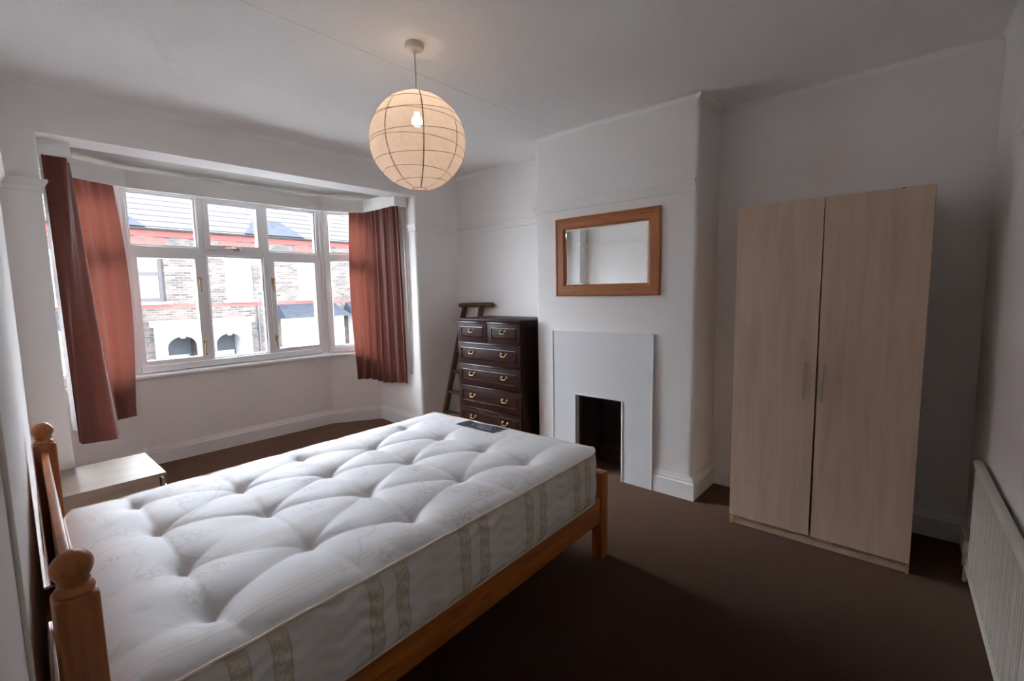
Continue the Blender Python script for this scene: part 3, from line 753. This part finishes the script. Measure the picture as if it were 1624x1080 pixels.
# ------------------------------------------------------------------ wardrobe
def wardrobe():
    w = empty('wardrobe', (3.32, 0.446, 0)); tag(w, 'tall pale maple veneer double wardrobe with steel bar handles', 'wardrobe')
    o = w.location
    def b(name, mat, x0, x1, y0, y1, z0, z1, bev=0.001, par=w):
        return bbox(name, mat, par, x0-o.x, x1-o.x, y0-o.y, y1-o.y, z0, z1, bev, 1)
    F = 3.048; y0, y1 = 0.006, 0.886; B = 3.595; H = 1.973
    b('side_panel', 'maple_z', F+0.019, B, y0, y0+0.016, 0, H); b('side_panel', 'maple_z', F+0.019, B, y1-0.016, y1, 0, H)
    b('edge_strip', 'maple_edge', F+0.0175, F+0.019, y0, y0+0.016, 0, H); b('edge_strip', 'maple_edge', F+0.0175, F+0.019, y1-0.016, y1, 0, H)
    b('top_panel', 'maple_z', F+0.019, B, y0+0.016, y1-0.016, H-0.016, H); b('base_panel', 'maple_z', F+0.022, B, y0+0.016, y1-0.016, 0.068, 0.084)
    b('back_panel', 'maple_z', B-0.006, B, y0+0.016, y1-0.016, 0.084, H-0.016)
    b('plinth', 'maple_z', F+0.030, F+0.046, y0+0.016, y1-0.016, 0, 0.066)
    for a, c, hy in ((y0+0.001, 0.4465, 0.416), (0.4505, y1-0.001, 0.503)):
        d = b('door', 'maple_z', F, F+0.017, a, c, 0.064, H-0.002)
        for v in d.data.vertices:      # doors hang slightly apart at the bottom
            inner = (v.co.y+o.y > 0.42) if a < 0.2 else (v.co.y+o.y < 0.48)
            if inner and v.co.z < 1.0: v.co.y += -0.0035 if a < 0.2 else 0.0035
        bm = bmesh.new(); X = F-0.030-o.x; Y = hy-o.y
        tube(bm, [(X, Y, 0.868), (X, Y, 1.080)], 0.006, 12)
        for z in (0.896, 1.052): tube(bm, [(X, Y, z), (F-o.x, Y, z)], 0.0042, 8)
        h = obj('handle', bm, 'steel', d, smooth='auto'); h['label'] = 'steel bar handle'
    # chipped veneer on the top edge
    b('chip', 'mahogany_z', F-0.0005, F+0.003, 0.118, 0.132, H-0.006, H-0.0015)
wardrobe()

# ------------------------------------------------------------------ chest of drawers
def chest():
    c = empty('chest_of_drawers', (3.35, 3.075, 0)); tag(c, 'dark mahogany chest of drawers with brass swan-neck handles in the alcove', 'chest of drawers')
    o = c.location
    def b(name, mat, x0, x1, y0, y1, z0, z1, bev=0.002, par=c):
        return bbox(name, mat, par, x0-o.x, x1-o.x, y0-o.y, y1-o.y, z0, z1, bev, 2)
    F = 3.12; y0, y1 = 2.665, 3.485; B = 3.585
    b('carcass', 'mahogany_z', F, B, y0, y1, 0.0, 1.228)
    b('top', 'mahogany_y', F-0.035, B, y0-0.018, y1+0.022, 1.228, 1.25, 0.006)
    b('plinth', 'mahogany_y', F-0.012, F, y0, y1, 0.0, 0.155)
    rows = [(1.028, 1.220, True), (0.816, 1.018, False), (0.604, 0.806, False), (0.392, 0.594, False), (0.180, 0.382, False)]
    def drawer(a, e, z0, z1, hs):
        d = b('drawer', 'mahogany_y', F-0.016, F, a, e, z0, z1, 0.003)
        # moulded top lip, raised panel moulding
        b('lip', 'mahogany_lip', F-0.026, F-0.014, a, e, z1-0.012, z1+0.001, 0.003, d)
        m = 0.045; w = 0.014
        bm = bmesh.new()
        Y0, Y1, Z0, Z1 = a+m-o.y, e-m-o.y, z0+0.042, z1-0.042; X = F-0.016-o.x
        L = []
        for ins, dx in ((0, 0), (0.004, -0.006), (0.010, -0.007), (0.016, 0.0), (0.016, 0.002)):
            L.append([bm.verts.new((X+dx, y, z)) for y, z in ((Y0+ins, Z0+ins), (Y1-ins, Z0+ins), (Y1-ins, Z1-ins), (Y0+ins, Z1-ins))])
        for p, q in zip(L, L[1:]):
            for k in range(4): bm.faces.new((p[k], p[(k+1) % 4], q[(k+1) % 4], q[k]))
        obj('panel_moulding', bm, 'mahogany_lip', d)
        for hy in hs:
            bm = bmesh.new(); zc = (z0+z1)/2+0.008; yy = hy-o.y
            for s in (-1, 1):
                tube(bm, [(X-0.001, yy+s*0.030, zc+0.010), (X-0.005, yy+s*0.030, zc+0.010)], 0.011, 12)
                tube(bm, [(X-0.003, yy+s*0.030, zc+0.010), (X-0.018, yy+s*0.030, zc+0.010)], 0.004, 8)
            pts = []
            for k in range(13):
                u = -1+2*k/12; pts.append((X-0.018-0.004*(1-u*u), yy+0.030*u*(1+0.25*(1-u*u)), zc+0.010-0.026*(1-abs(u)**2.5)+0.004*math.cos(u*PI)))
            tube(bm, pts, [0.0028+0.0012*(1-abs(-1+2*k/12)) for k in range(13)], 8)
            obj('handle', bm, 'brass', d, smooth=True)
    for z0, z1, two in rows:
        if two:
            mid = (y0+y1)/2
            drawer(y0+0.006, mid-0.004, z0, z1, [(y0+mid)/2]); drawer(mid+0.004, y1-0.006, z0, z1, [(y1+mid)/2])
        else:
            drawer(y0+0.004, y1-0.004, z0, z1, [y0+0.20, y1-0.20])
chest()

# ------------------------------------------------------------------ ladder
def ladder():
    L = empty('wooden_ladder', (3.42, 3.77, 0)); tag(L, 'old brown wooden ladder leaning behind the dark chest of drawers', 'ladder')
    o = L.location
    top = {1: Vector((3.595, 3.895, 1.345)), -1: Vector((3.595, 3.635, 1.345))}; bot = {1: Vector((3.245, 3.945, 0.0)), -1: Vector((3.245, 3.575, 0.0))}
    for s in (1, -1):
        a, b2 = bot[s], top[s]; bm = bmesh.new()
        for w in (0,):
            d = (b2-a).normalized(); n = Vector((d.z, 0, -d.x)); hw, hd = 0.017, 0.030
            r0 = [a+Vector((0, sy*hw, 0))+n*(sx*hd) for sx, sy in ((-1, -1), (1, -1), (1, 1), (-1, 1))]; r1 = [p+(b2-a) for p in r0]
            lo = [bm.verts.new(p-o) for p in r0]; hi = [bm.verts.new(p-o) for p in r1]
            mz = min(v.co.z for v in lo)
            for v in lo: v.co.z = max(v.co.z, 0.0); 
            for v in lo: v.co.z = 0.0
            bm.faces.new(lo[::-1]); bm.faces.new(hi)
            for k in range(4): bm.faces.new((lo[k], lo[(k+1) % 4], hi[(k+1) % 4], hi[k]))
        bevel_all(bm, 0.006, 2); obj('stile', bm, 'ladder', L, smooth='auto')
    for z in (0.20, 0.42, 0.64, 0.86, 1.08):
        f = z/1.345; p, q = bot[1].lerp(top[1], f), bot[-1].lerp(top[-1], f)
        bm = bmesh.new(); box(bm, p.x-0.045-o.x, p.x+0.035-o.x, q.y-o.y, p.y-o.y, z-0.011, z+0.011); bevel_all(bm, 0.004, 2); obj('tread', bm, 'ladder', L, smooth='auto')
    bm = bmesh.new(); tube(bm, [Vector((3.60, 3.99, 1.355))-o, Vector((3.60, 3.97, 1.357))-o, Vector((3.60, 3.48, 1.366))-o, Vector((3.60, 3.46, 1.366))-o], [0.018, 0.026, 0.026, 0.018], 14); obj('top_bar', bm, 'ladder', L, smooth=True)
ladder()

# ------------------------------------------------------------------ mirror, fire surround
def mirror():
    m = empty('wall_mirror', (XC, 1.898, 1.767)); tag(m, 'landscape mirror in a wide pine frame above the blocked fireplace', 'mirror')
    o = m.location; y0, y1, z0, z1 = 1.443, 2.352, 1.453, 2.081; w = 0.092
    prof = [(0.0, 0.0), (0.0, -0.020), (0.004, -0.026), (0.012, -0.028), (0.018, -0.022), (0.075, -0.022), (0.082, -0.019), (0.092, -0.012), (0.092, 0.0)]
    cs = [(y0, z0), (y1, z0), (y1, z1), (y0, z1)]; sg = [(1, 1), (-1, 1), (-1, -1), (1, -1)]
    for k in range(4):
        a, b = k, (k+1) % 4; bm = bmesh.new(); R = []
        for idx in (a, b):
            R.append([bm.verts.new((XC+dx-0.001-o.x, cs[idx][0]+sg[idx][0]*ins-o.y, cs[idx][1]+sg[idx][1]*ins-o.z)) for ins, dx in prof])
        n = len(prof)
        for j in range(n): bm.faces.new((R[0][j], R[0][(j+1) % n], R[1][(j+1) % n], R[1][j]))
        bm.faces.new(R[0][::-1]); bm.faces.new(R[1])
        obj('frame_rail' if k % 2 == 0 else 'frame_stile', bm, 'frame_y' if k % 2 == 0 else 'frame_z', m)
    # bevelled plate
    bm = bmesh.new(); b = 0.016
    A = [bm.verts.new((XC-0.0075-o.x, y-o.y, z-o.z)) for y, z in ((y0+0.088, z0+0.088), (y1-0.088, z0+0.088), (y1-0.088, z1-0.088), (y0+0.088, z1-0.088))]
    B = [bm.verts.new((XC-0.0095-o.x, y-o.y, z-o.z)) for y, z in ((y0+0.088+b, z0+0.088+b), (y1-0.088-b, z0+0.088+b), (y1-0.088-b, z1-0.088-b), (y0+0.088+b, z1-0.088-b))]
    C = [bm.verts.new((XC-0.002-o.x, v.co.y, v.co.z)) for v in A]
    bm.faces.new(B); bm.faces.new(C[::-1])
    for k in range(4): bm.faces.new((A[k], A[(k+1) % 4], B[(k+1) % 4], B[k])); bm.faces.new((C[k], C[(k+1) % 4], A[(k+1) % 4], A[k]))
    obj('mirror_plate', bm, 'mirror', m)
mirror()
def surround():
    s = empty('fireplace_surround', (XC, 1.94, 0)); tag(s, 'flat white painted fireplace surround board with square opening', 'fireplace')
    o = s.location; T = 0.022
    bm = bmesh.new()
    Y0, Y1, Z1, a, b, h = 1.483, 2.396, 1.171, 1.736, 2.16, 0.643
    box(bm, -T, -0.001, Y0-o.y, a-o.y, 0, h); box(bm, -T, -0.001, b-o.y, Y1-o.y, 0, h); box(bm, -T, -0.001, Y0-o.y, Y1-o.y, h, Z1)
    obj('board', bm, 'surround', s)
    def lip(nm, y0, y1, z0, z1):
        bbox(nm, 'gloss_white', s, -T-0.006, -T+0.004, y0-o.y, y1-o.y, z0, z1, 0.002, 1)
    lip('edge_bead', Y0-0.002, Y0+0.012, 0, Z1); lip('edge_bead', Y1-0.012, Y1+0.002, 0, Z1); lip('edge_bead', Y0+0.012, Y1-0.012, Z1-0.010, Z1+0.002)
    lip('opening_bead', a-0.012, a+0.002, 0, h); lip('opening_bead', b-0.002, b+0.010, 0, h); lip('opening_bead', a, b, h-0.002, h+0.010)
surround()

# ------------------------------------------------------------------ bedside cabinet
def bedside():
    c = empty('bedside_cabinet', (0.40, 3.74, 0)); tag(c, 'low pale maple bedside cabinet tucked behind the bed under the left curtain', 'cabinet')
    o = c.location
    def b(name, mat, x0, x1, y0, y1, z0, z1, bev=0.002, par=c): return bbox(name, mat, par, x0-o.x, x1-o.x, y0-o.y, y1-o.y, z0, z1, bev, 2)
    x0, x1, y0, y1, H = 0.165, 0.655, 3.455, 4.012, 0.44
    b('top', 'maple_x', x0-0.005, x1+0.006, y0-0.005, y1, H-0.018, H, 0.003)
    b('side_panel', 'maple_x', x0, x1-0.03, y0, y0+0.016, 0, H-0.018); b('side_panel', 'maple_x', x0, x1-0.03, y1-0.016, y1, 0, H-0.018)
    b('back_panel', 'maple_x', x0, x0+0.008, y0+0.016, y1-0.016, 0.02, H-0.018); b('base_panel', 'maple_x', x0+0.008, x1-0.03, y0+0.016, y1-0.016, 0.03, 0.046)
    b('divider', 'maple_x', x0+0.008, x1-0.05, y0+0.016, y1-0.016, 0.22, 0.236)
    for z0, z1 in ((0.035, 0.215), (0.225, 0.405)):
        d = b('drawer', 'maple_x', x1-0.02, x1-0.003, y0+0.002, y1-0.002, z0, z1)
        zc = (z0+z1)/2
        for yy in (y0+0.11, y1-0.11):
            bm = bmesh.new(); tube(bm, [(x1-0.003-o.x, yy-o.y, zc), (x1+0.008-o.x, yy-o.y, zc), (x1+0.012-o.x, yy-o.y, zc), (x1+0.022-o.x, yy-o.y, zc), (x1+0.026-o.x, yy-o.y, zc)], [0.005, 0.005, 0.012, 0.014, 0.009], 12)
            obj('knob', bm, 'steel', d, smooth=True)
bedside()

# ------------------------------------------------------------------ radiator
def radiator():
    x0, x1 = 1.15, 3.10
    ang = math.atan(0.05)
    r = empty('radiator', (x1, yb(x1), 0.0), ang); tag(r, 'white ribbed panel radiator with chipped paint on the back wall', 'radiator')
    Lr = x1-x0
    # local: x from -Lr..0, y away from the wall
    bm = bmesh.new(); n = 430; P = []
    for i in range(n+1):
        x = -Lr*i/n; ph = (x/0.0335) % 1.0
        y = 0.032+0.013*(0.5+0.5*math.tanh(3.2*math.sin(2*PI*ph)))
        P.append((x, y))
    F = [(bm.verts.new((x, y, 0.125)), bm.verts.new((x, y, 0.625))) for x, y in P]
    for a, b in zip(F, F[1:]): bm.faces.new((a[0], b[0], b[1], a[1]))
    bk = [bm.verts.new(p) for p in ((0, 0.024, 0.125), (0, 0.024, 0.625), (-Lr, 0.024, 0.125), (-Lr, 0.024, 0.625))]
    bm.faces.new((bk[0], bk[1], bk[3], bk[2])); bm.faces.new((F[0][0], F[0][1], bk[1], bk[0])); bm.faces.new((F[-1][0], bk[2], bk[3], F[-1][1]))
    obj('ribbed_panel', bm, 'rad', r, smooth='auto')
    for nm, z in (('top_rail', 0.640), ('bottom_rail', 0.112)):
        bm = bmesh.new(); tube(bm, [(0.006, 0.034, z), (0.0, 0.034, z), (-Lr, 0.034, z), (-Lr-0.006, 0.034, z)], [0.014, 0.019, 0.019, 0.014], 14); obj(nm, bm, 'rad', r, smooth=True)
    for x in (-0.25, -Lr+0.25): bbox('wall_bracket', 'rad', r, x-0.02, x+0.02, 0.002, 0.026, 0.16, 0.60, 0.003)
    # valve tail, valve and pipe at the far end
    bm = bmesh.new(); tube(bm, [(0.0, 0.034, 0.118), (0.075, 0.040, 0.118)], 0.011, 10); tube(bm, [(0.075, 0.040, 0.085), (0.075, 0.040, 0.15)], 0.015, 12)
    tube(bm, [(0.075, 0.040, 0.15), (0.075, 0.040, 0.158), (0.075, 0.040, 0.205), (0.075, 0.040, 0.212)], [0.012, 0.019, 0.018, 0.012], 14)
    obj('valve', bm, 'plastic', r, smooth='auto')
    bm = bmesh.new(); tube(bm, [(0.075, 0.040, 0.0), (0.075, 0.040, 0.085)], 0.0085, 10); obj('pipe', bm, 'plastic', r, smooth='auto')
radiator()

# thin conduit down the left wall beside the headboard
bm = bmesh.new(); tube(bm, [(xl(1.08)+0.0045, 1.08, 0.0), (xl(1.08)+0.0045, 1.08, 1.62)], 0.004, 8)
cd = obj('cable_conduit', bm, 'plastic', None, smooth='auto'); tag(cd, 'thin white cable running down the left wall beside the headboard', 'cable')

# ------------------------------------------------------------------ pendant lamp
def lamp():
    LX, LY = 1.594, 2.052
    l = empty('pendant_lamp', (LX, LY, ZC)); tag(l, 'lit round white paper lantern hanging from the ceiling', 'lamp')
    bm = bmesh.new(); lathe(bm, [(0.048, 0.0), (0.049, -0.006), (0.048, -0.020), (0.043, -0.028), (0.012, -0.036), (0.006, -0.046)], 28); obj('ceiling_rose', bm, 'plastic', l, smooth='auto')
    bm = bmesh.new(); tube(bm, [(0, 0, -0.04), (0.002, 0, -0.15), (0.0, 0.002, -0.29)], 0.0032, 8); obj('cord', bm, 'plastic', l, smooth=True)
    R = 0.246; cz = 2.289-ZC
    # paper shade, slightly lumpy, open at top and bottom
    bm = bmesh.new(); nu, nv = 64, 40; a0, a1 = 0.24, PI-0.15; G = []
    for j in range(nv+1):
        th = a0+(a1-a0)*j/nv; row = []
        for i in range(nu):
            ph = 2*PI*i/nu
            rr = R*(1+0.010*mnoise.noise(Vector((math.cos(ph)*1.5, math.sin(ph)*1.5, th*1.5)))+0.0035*math.cos(8*ph))
            row.append(bm.verts.new((rr*math.sin(th)*math.cos(ph), rr*math.sin(th)*math.sin(ph), cz+rr*math.cos(th)*0.985)))
        G.append(row)
    for a, b in zip(G, G[1:]):
        for i in range(nu): bm.faces.new((a[i], a[(i+1) % nu], b[(i+1) % nu], b[i]))
    sh = obj('paper_shade', bm, 'paper', l, smooth=True)
    # wire hoops running round at uneven tilts
    for k, (th, tl, ph0) in enumerate(((0.45, 0.05, 0.3), (0.80, 0.05, 2.2), (1.12, 0.07, 5.2), (1.22, 0.08, 1.8), (1.55, 0.06, 4.9), (1.75, 0.08, 1.6), (1.98, 0.06, 4.6), (2.36, 0.07, 1.4), (2.58, 0.05, 4.7))):
        bm = bmesh.new(); pts = []
        for i in range(64):
            ph = 2*PI*i/64; t = th+tl*math.sin(ph+ph0); rr = R*1.004*(1+0.0035*math.cos(8*ph))
            pts.append((rr*math.sin(t)*math.cos(ph), rr*math.sin(t)*math.sin(ph), cz+rr*math.cos(t)*0.985))
        tube(bm, pts, 0.0014, 5, True); obj('wire_hoop', bm, 'bamboo', sh)
    for k in range(8):
        ph = 2*PI*(k+0.5)/8 - 0.15; bm = bmesh.new(); wv = 0.006; prev = None
        for j in range(25):
            th = a0+(a1-a0)*j/24; rr = R*1.003*(1-0.0015)
            w = wv/(R*max(0.15, math.sin(th)))
            cur = [bm.verts.new((rr*math.sin(th)*math.cos(ph+s*w/2), rr*math.sin(th)*math.sin(ph+s*w/2), cz+rr*math.cos(th)*0.985)) for s in (-1, 1)]
            if prev: bm.faces.new((prev[0], prev[1], cur[1], cur[0]))
            prev = cur
        obj('paper_rib', bm, 'seam', sh, smooth=True)
    # bottom ring and crumpled top lip
    bm = bmesh.new(); rb = R*math.sin(a1); tube(bm, [(rb*math.cos(2*PI*i/32), rb*math.sin(2*PI*i/32), cz+R*math.cos(a1)*0.985) for i in range(32)], 0.0022, 6, True); obj('bottom_ring', bm, 'bamboo', sh, smooth=True)
    bm = bmesh.new(); rb = R*math.sin(a0)
    tube(bm, [(rb*math.cos(2*PI*i/24)+0.012, rb*math.sin(2*PI*i/24), cz+R*math.cos(a0)*0.985+0.012*max(0, math.cos(2*PI*i/24-5.6))) for i in range(24)], 0.004, 6, True)
    obj('top_ring', bm, 'paper', sh, smooth=True)
    bm = bmesh.new(); tube(bm, [(-rb, 0, cz+R*0.955), (0, 0, cz+R*0.80), (rb, 0, cz+R*0.955)], 0.0018, 6); obj('wire_spider', bm, 'steel', sh)
    bm = bmesh.new(); lathe(bm, [(0.012, -0.285), (0.020, -0.29), (0.020, -0.335), (0.014, -0.34)], 16); obj('lamp_holder', bm, 'plastic', l, smooth='auto')
    bm = bmesh.new(); pr = [(0.0005, -0.335), (0.013, -0.338), (0.014, -0.352)]
    for k in range(11):
        a = PI/2-0.6-(PI-0.6)*k/10; pr.append((max(0.0005, 0.029*math.cos(a)), -0.380+0.029*math.sin(a)))
    lathe(bm, pr, 20); obj('bulb', bm, 'bulb', l, smooth=True)
lamp()

# ------------------------------------------------------------------ outside: street and the terrace opposite
GZ = -2.75; FY = 18.0
def outside():
    bm = bmesh.new(); box(bm, -30, 45, 5.6, 60, GZ-0.3, GZ); o = obj('ground_street', bm, 'asphalt'); o['kind'] = 'structure'
    bm = bmesh.new(); box(bm, -30, 45, 14.6, 16.4, GZ, GZ+0.12); o = obj('ground_pavement', bm, 'paving'); o['kind'] = 'structure'
    Wd = 4.85
    def house(X0, mir, label, brown):
        h = empty('terraced_house', (X0+Wd/2, FY, GZ)); tag(h, label, 'house', 'terrace across the street')
        ox = X0+Wd/2
        def lx(x): return -x if mir else x          # x measured from the house centre, door end negative
        def part(name, mat, x0, x1, y0, y1, z0, z1, par=h, bev=0):
            a, b = sorted((lx(x0), lx(x1))); return bbox(name, mat, par, a, b, y0, y1, z0-GZ, z1-GZ, bev)
        wtop = 3.62
        # front wall with real openings: piers and spandrels
        wins = [(-1.675, -0.795), (0.80, 1.70)] if not brown else [(-1.46, -0.41), (0.80, 1.70)]
        segs = []; xs = [-Wd/2]
        for a, b in wins: xs += [a, b]
        xs.append(Wd/2)
        bm = bmesh.new()
        def bx(x0, x1, z0, z1):
            a, b = sorted((lx(x0), lx(x1))); box(bm, a, b, 0, 0.3, z0-GZ, z1-GZ)
        for i in range(0, len(xs), 2): bx(xs[i], xs[i+1], 1.38, 3.12)
        bx(-Wd/2, Wd/2, 3.12, wtop); bx(-Wd/2, Wd/2, 0.95, 1.38); bx(-1.20, Wd/2, GZ, 0.95)
        bx(-Wd/2, -2.30, GZ, 0.95); bx(-2.30, -1.20, 0.30, 0.95)
        obj('front_wall', bm, 'brick', h)
        part('side_wall', 'brick', -Wd/2, -Wd/2+0.2, 0.3, 8, GZ, wtop); part('side_wall', 'brick', Wd/2-0.2, Wd/2, 0.3, 8, GZ, wtop); part('rear_wall', 'brick', -Wd/2, Wd/2, 8, 8.2, GZ, wtop)
        part('eaves_band', 'red_brick', -Wd/2, Wd/2, -0.03, 0, 3.40, 3.56); part('string_course', 'red_brick', -Wd/2, Wd/2, -0.015, 0, 1.19, 1.30)
        part('gutter', 'iron', -Wd/2, Wd/2, -0.22, -0.08, 3.60, 3.70)
        for i, (a, b) in enumerate(wins):
            fm = 'brown_frame' if (brown and i == 0) else 'stucco'
            w = empty('window', (0, 0, 0), 0, h)
            part('lintel', 'red_brick', a-0.10, b+0.10, -0.02, 0.0, 3.14, 3.36, w); part('sill', 'stucco', a-0.12, b+0.12, -0.10, 0.10, 1.31, 1.39, w)
            bt = 0.12 if fm == 'brown_frame' else 0.07
            for q in ((a, a+bt, 1.39, 3.10), (b-bt, b, 1.39, 3.10), (a+bt, b-bt, 3.03, 3.10), (a+bt, b-bt, 1.39, 1.39+bt), (a+bt, b-bt, 2.20, 2.20+bt)):
                part('window_bar', fm, q[0], q[1], 0.10, 0.16, q[2], q[3], w)
            part('net_curtain', 'net', a+0.07, b-0.07, 0.19, 0.20, 1.46, 3.03, w)
            part('pane', 'glass', a+0.07, b-0.07, 0.125, 0.13, 1.46, 3.03, w)
        # roof
        bm = bmesh.new()
        v = [bm.verts.new(p) for p in ((-Wd/2, -0.3, 3.62-GZ), (Wd/2, -0.3, 3.62-GZ), (Wd/2, 4.2, 7.2-GZ), (-Wd/2, 4.2, 7.2-GZ), (Wd/2, 8.6, 3.62-GZ), (-Wd/2, 8.6, 3.62-GZ))]
        bm.faces.new((v[0], v[1], v[2], v[3])); bm.faces.new((v[3], v[2], v[4], v[5])); bm.faces.new((v[1], v[4], v[2])); bm.faces.new((v[0], v[3], v[5])); bm.faces.new((v[0], v[5], v[4], v[1]))
        rf = obj('roof', bm, 'tiles', h)
        # slate skirt over the upper wall, as on the photographed terrace
        bm = bmesh.new(); a, b = sorted((lx(-1.05), lx(1.0)))
        v = [bm.verts.new(p) for p in ((a, -0.34, 3.66-GZ), (b, -0.34, 3.66-GZ), (b-0.55, 0.42, 4.24-GZ), (a+0.55, 0.42, 4.24-GZ), (a, 0.2, 3.66-GZ), (b, 0.2, 3.66-GZ))]
        bm.faces.new((v[0], v[1], v[2], v[3])); bm.faces.new((v[0], v[3], v[4])); bm.faces.new((v[1], v[5], v[2])); bm.faces.new((v[4], v[3], v[2], v[5])); bm.faces.new((v[0], v[4], v[5], v[1]))
        obj('slate_skirt', bm, 'slate', rf)
        # white porch with round arch around a recessed door
        bm = bmesh.new(); x0, x1 = -Wd/2, -1.05; pz = 0.78
        ac, ar, az = (-1.75, 0.42, -0.06)
        def slab(q):
            fr = [bm.verts.new((lx(x), -0.22, z-GZ)) for x, z in q]; bk = [bm.verts.new((lx(x), -0.02, z-GZ)) for x, z in q]
            bm.faces.new(fr); bm.faces.new(bk[::-1])
            for k in range(len(q)): bm.faces.new((fr[k], fr[(k+1) % len(q)], bk[(k+1) % len(q)], bk[k]))
        slab([(x0, GZ), (ac-ar, GZ), (ac-ar, pz), (x0, pz)]); slab([(ac+ar, GZ), (x1, GZ), (x1, pz), (ac+ar, pz)])
        for k in range(12):
            a1, a2 = PI-PI*k/12, PI-PI*(k+1)/12
            p1 = (ac+ar*math.cos(a1), az+0.34*math.sin(a1)); p2 = (ac+ar*math.cos(a2), az+0.34*math.sin(a2))
            slab([p1, p2, (p2[0], pz), (p1[0], pz)])
        obj('porch', bm, 'stucco', h)
        part('porch_cornice', 'stucco', x0, x1+0.10, -0.32, -0.02, 0.62, 0.80)
        part('keystone', 'stucco', ac-0.06, ac+0.06, -0.26, -0.20, 0.22, 0.42)
        part('porch_back', 'far_dark', -2.30, -1.20, 0.9, 0.95, GZ, 0.3)
        part('porch_side', 'stucco', -1.25, -1.20, 0.3, 0.9, GZ, 0.3); part('porch_side', 'stucco', -2.30, -2.25, 0.3, 0.9, GZ, 0.3)
        d = part('front_door', 'door_grey' if brown else 'stucco', -2.15, -1.31, 0.84, 0.89, GZ, -0.40)
        for xx in ((-2.08, -1.78), (-1.68, -1.38)): part('door_pane', 'far_glass', xx[0], xx[1], 0.83, 0.84, -1.5, -0.55, d)
        # ground-floor bay with lean-to slate roof
        bx0, bx1 = 0.05, 2.10
        part('bay_wall', 'stucco', bx0, bx1, -0.85, 0, GZ, 0.70)
        bw = part('bay_window', 'far_glass', 0.45, 1.70, -0.86, -0.85, -1.6, 0.25)
        for q in ((0.38, 0.45), (1.02, 1.10), (1.70, 1.77)): part('bay_mullion', 'stucco', q[0], q[1], -0.90, -0.86, -1.6, 0.25, bw)
        part('bay_pane', 'green_glass', 1.12, 1.50, -0.875, -0.865, -0.35, 0.10, bw)
        bm = bmesh.new(); a, b = sorted((lx(bx0-0.25), lx(bx1+0.25)))
        v = [bm.verts.new(p) for p in ((a, -1.10, 0.70-GZ), (b, -1.10, 0.70-GZ), (b-0.2, 0, 1.20-GZ), (a+0.2, 0, 1.20-GZ), (a, 0, 0.70-GZ), (b, 0, 0.70-GZ))]
        bm.faces.new((v[0], v[1], v[2], v[3])); bm.faces.new((v[0], v[3], v[4])); bm.faces.new((v[1], v[5], v[2])); bm.faces.new((v[4], v[3], v[2], v[5])); bm.faces.new((v[0], v[4], v[5], v[1]))
        obj('bay_roof', bm, 'slate', h)
        bm = bmesh.new(); tube(bm, [(lx(-0.72), -0.06, 1.18-GZ), (lx(-0.72), -0.06, 0.02)], 0.04, 8); obj('downpipe', bm, 'iron', h)
        # chimney stack
        part('chimney_stack', 'brick', Wd/2-0.9, Wd/2-0.02, 3.6, 4.6, 6.2, 8.4)
        return h
    house(0.0, True, 'brick terraced house across the street with brown-framed upper window', True)
    house(4.85, False, 'brick terraced house across the street, second porch arch and white-framed upper windows', False)
    house(9.70, True, 'brick terraced house across the street seen through the right side light', False)
    house(-4.85, False, 'brick terraced house furthest left across the street', False)
    # bush in the front garden
    bm = bmesh.new(); rnd = random.Random(4)
    for k in range(900):
        a = rnd.uniform(0, 2*PI); b = math.acos(rnd.uniform(-0.3, 1)); r = 0.65*(0.7+0.3*rnd.random())
        p = Vector((r*math.sin(b)*math.cos(a), r*math.sin(b)*math.sin(a), 1.5+1.3*math.cos(b)*r/0.65)); s = 0.07
        u = Vector((rnd.uniform(-1, 1), rnd.uniform(-1, 1), rnd.uniform(-1, 1))).normalized(); w = u.cross(Vector((rnd.random(), rnd.random(), rnd.random()))).normalized()
        q = [bm.verts.new(p+u*s), bm.verts.new(p+w*s*0.5), bm.verts.new(p-u*s), bm.verts.new(p-w*s*0.5)]; bm.faces.new(q)
    bs = empty('garden_bush', (2.55, 16.2, GZ)); tag(bs, 'green bush in the front garden opposite, low in the left pane', 'bush')
    lf = obj('leaves', bm, 'leaf', bs); lf['kind'] = 'stuff'
    bm = bmesh.new(); tube(bm, [(0, 0, 0), (0.02, 0, 0.7), (0, 0.03, 1.5)], [0.05, 0.04, 0.02], 8); obj('stem', bm, 'brown_frame', bs)
outside()
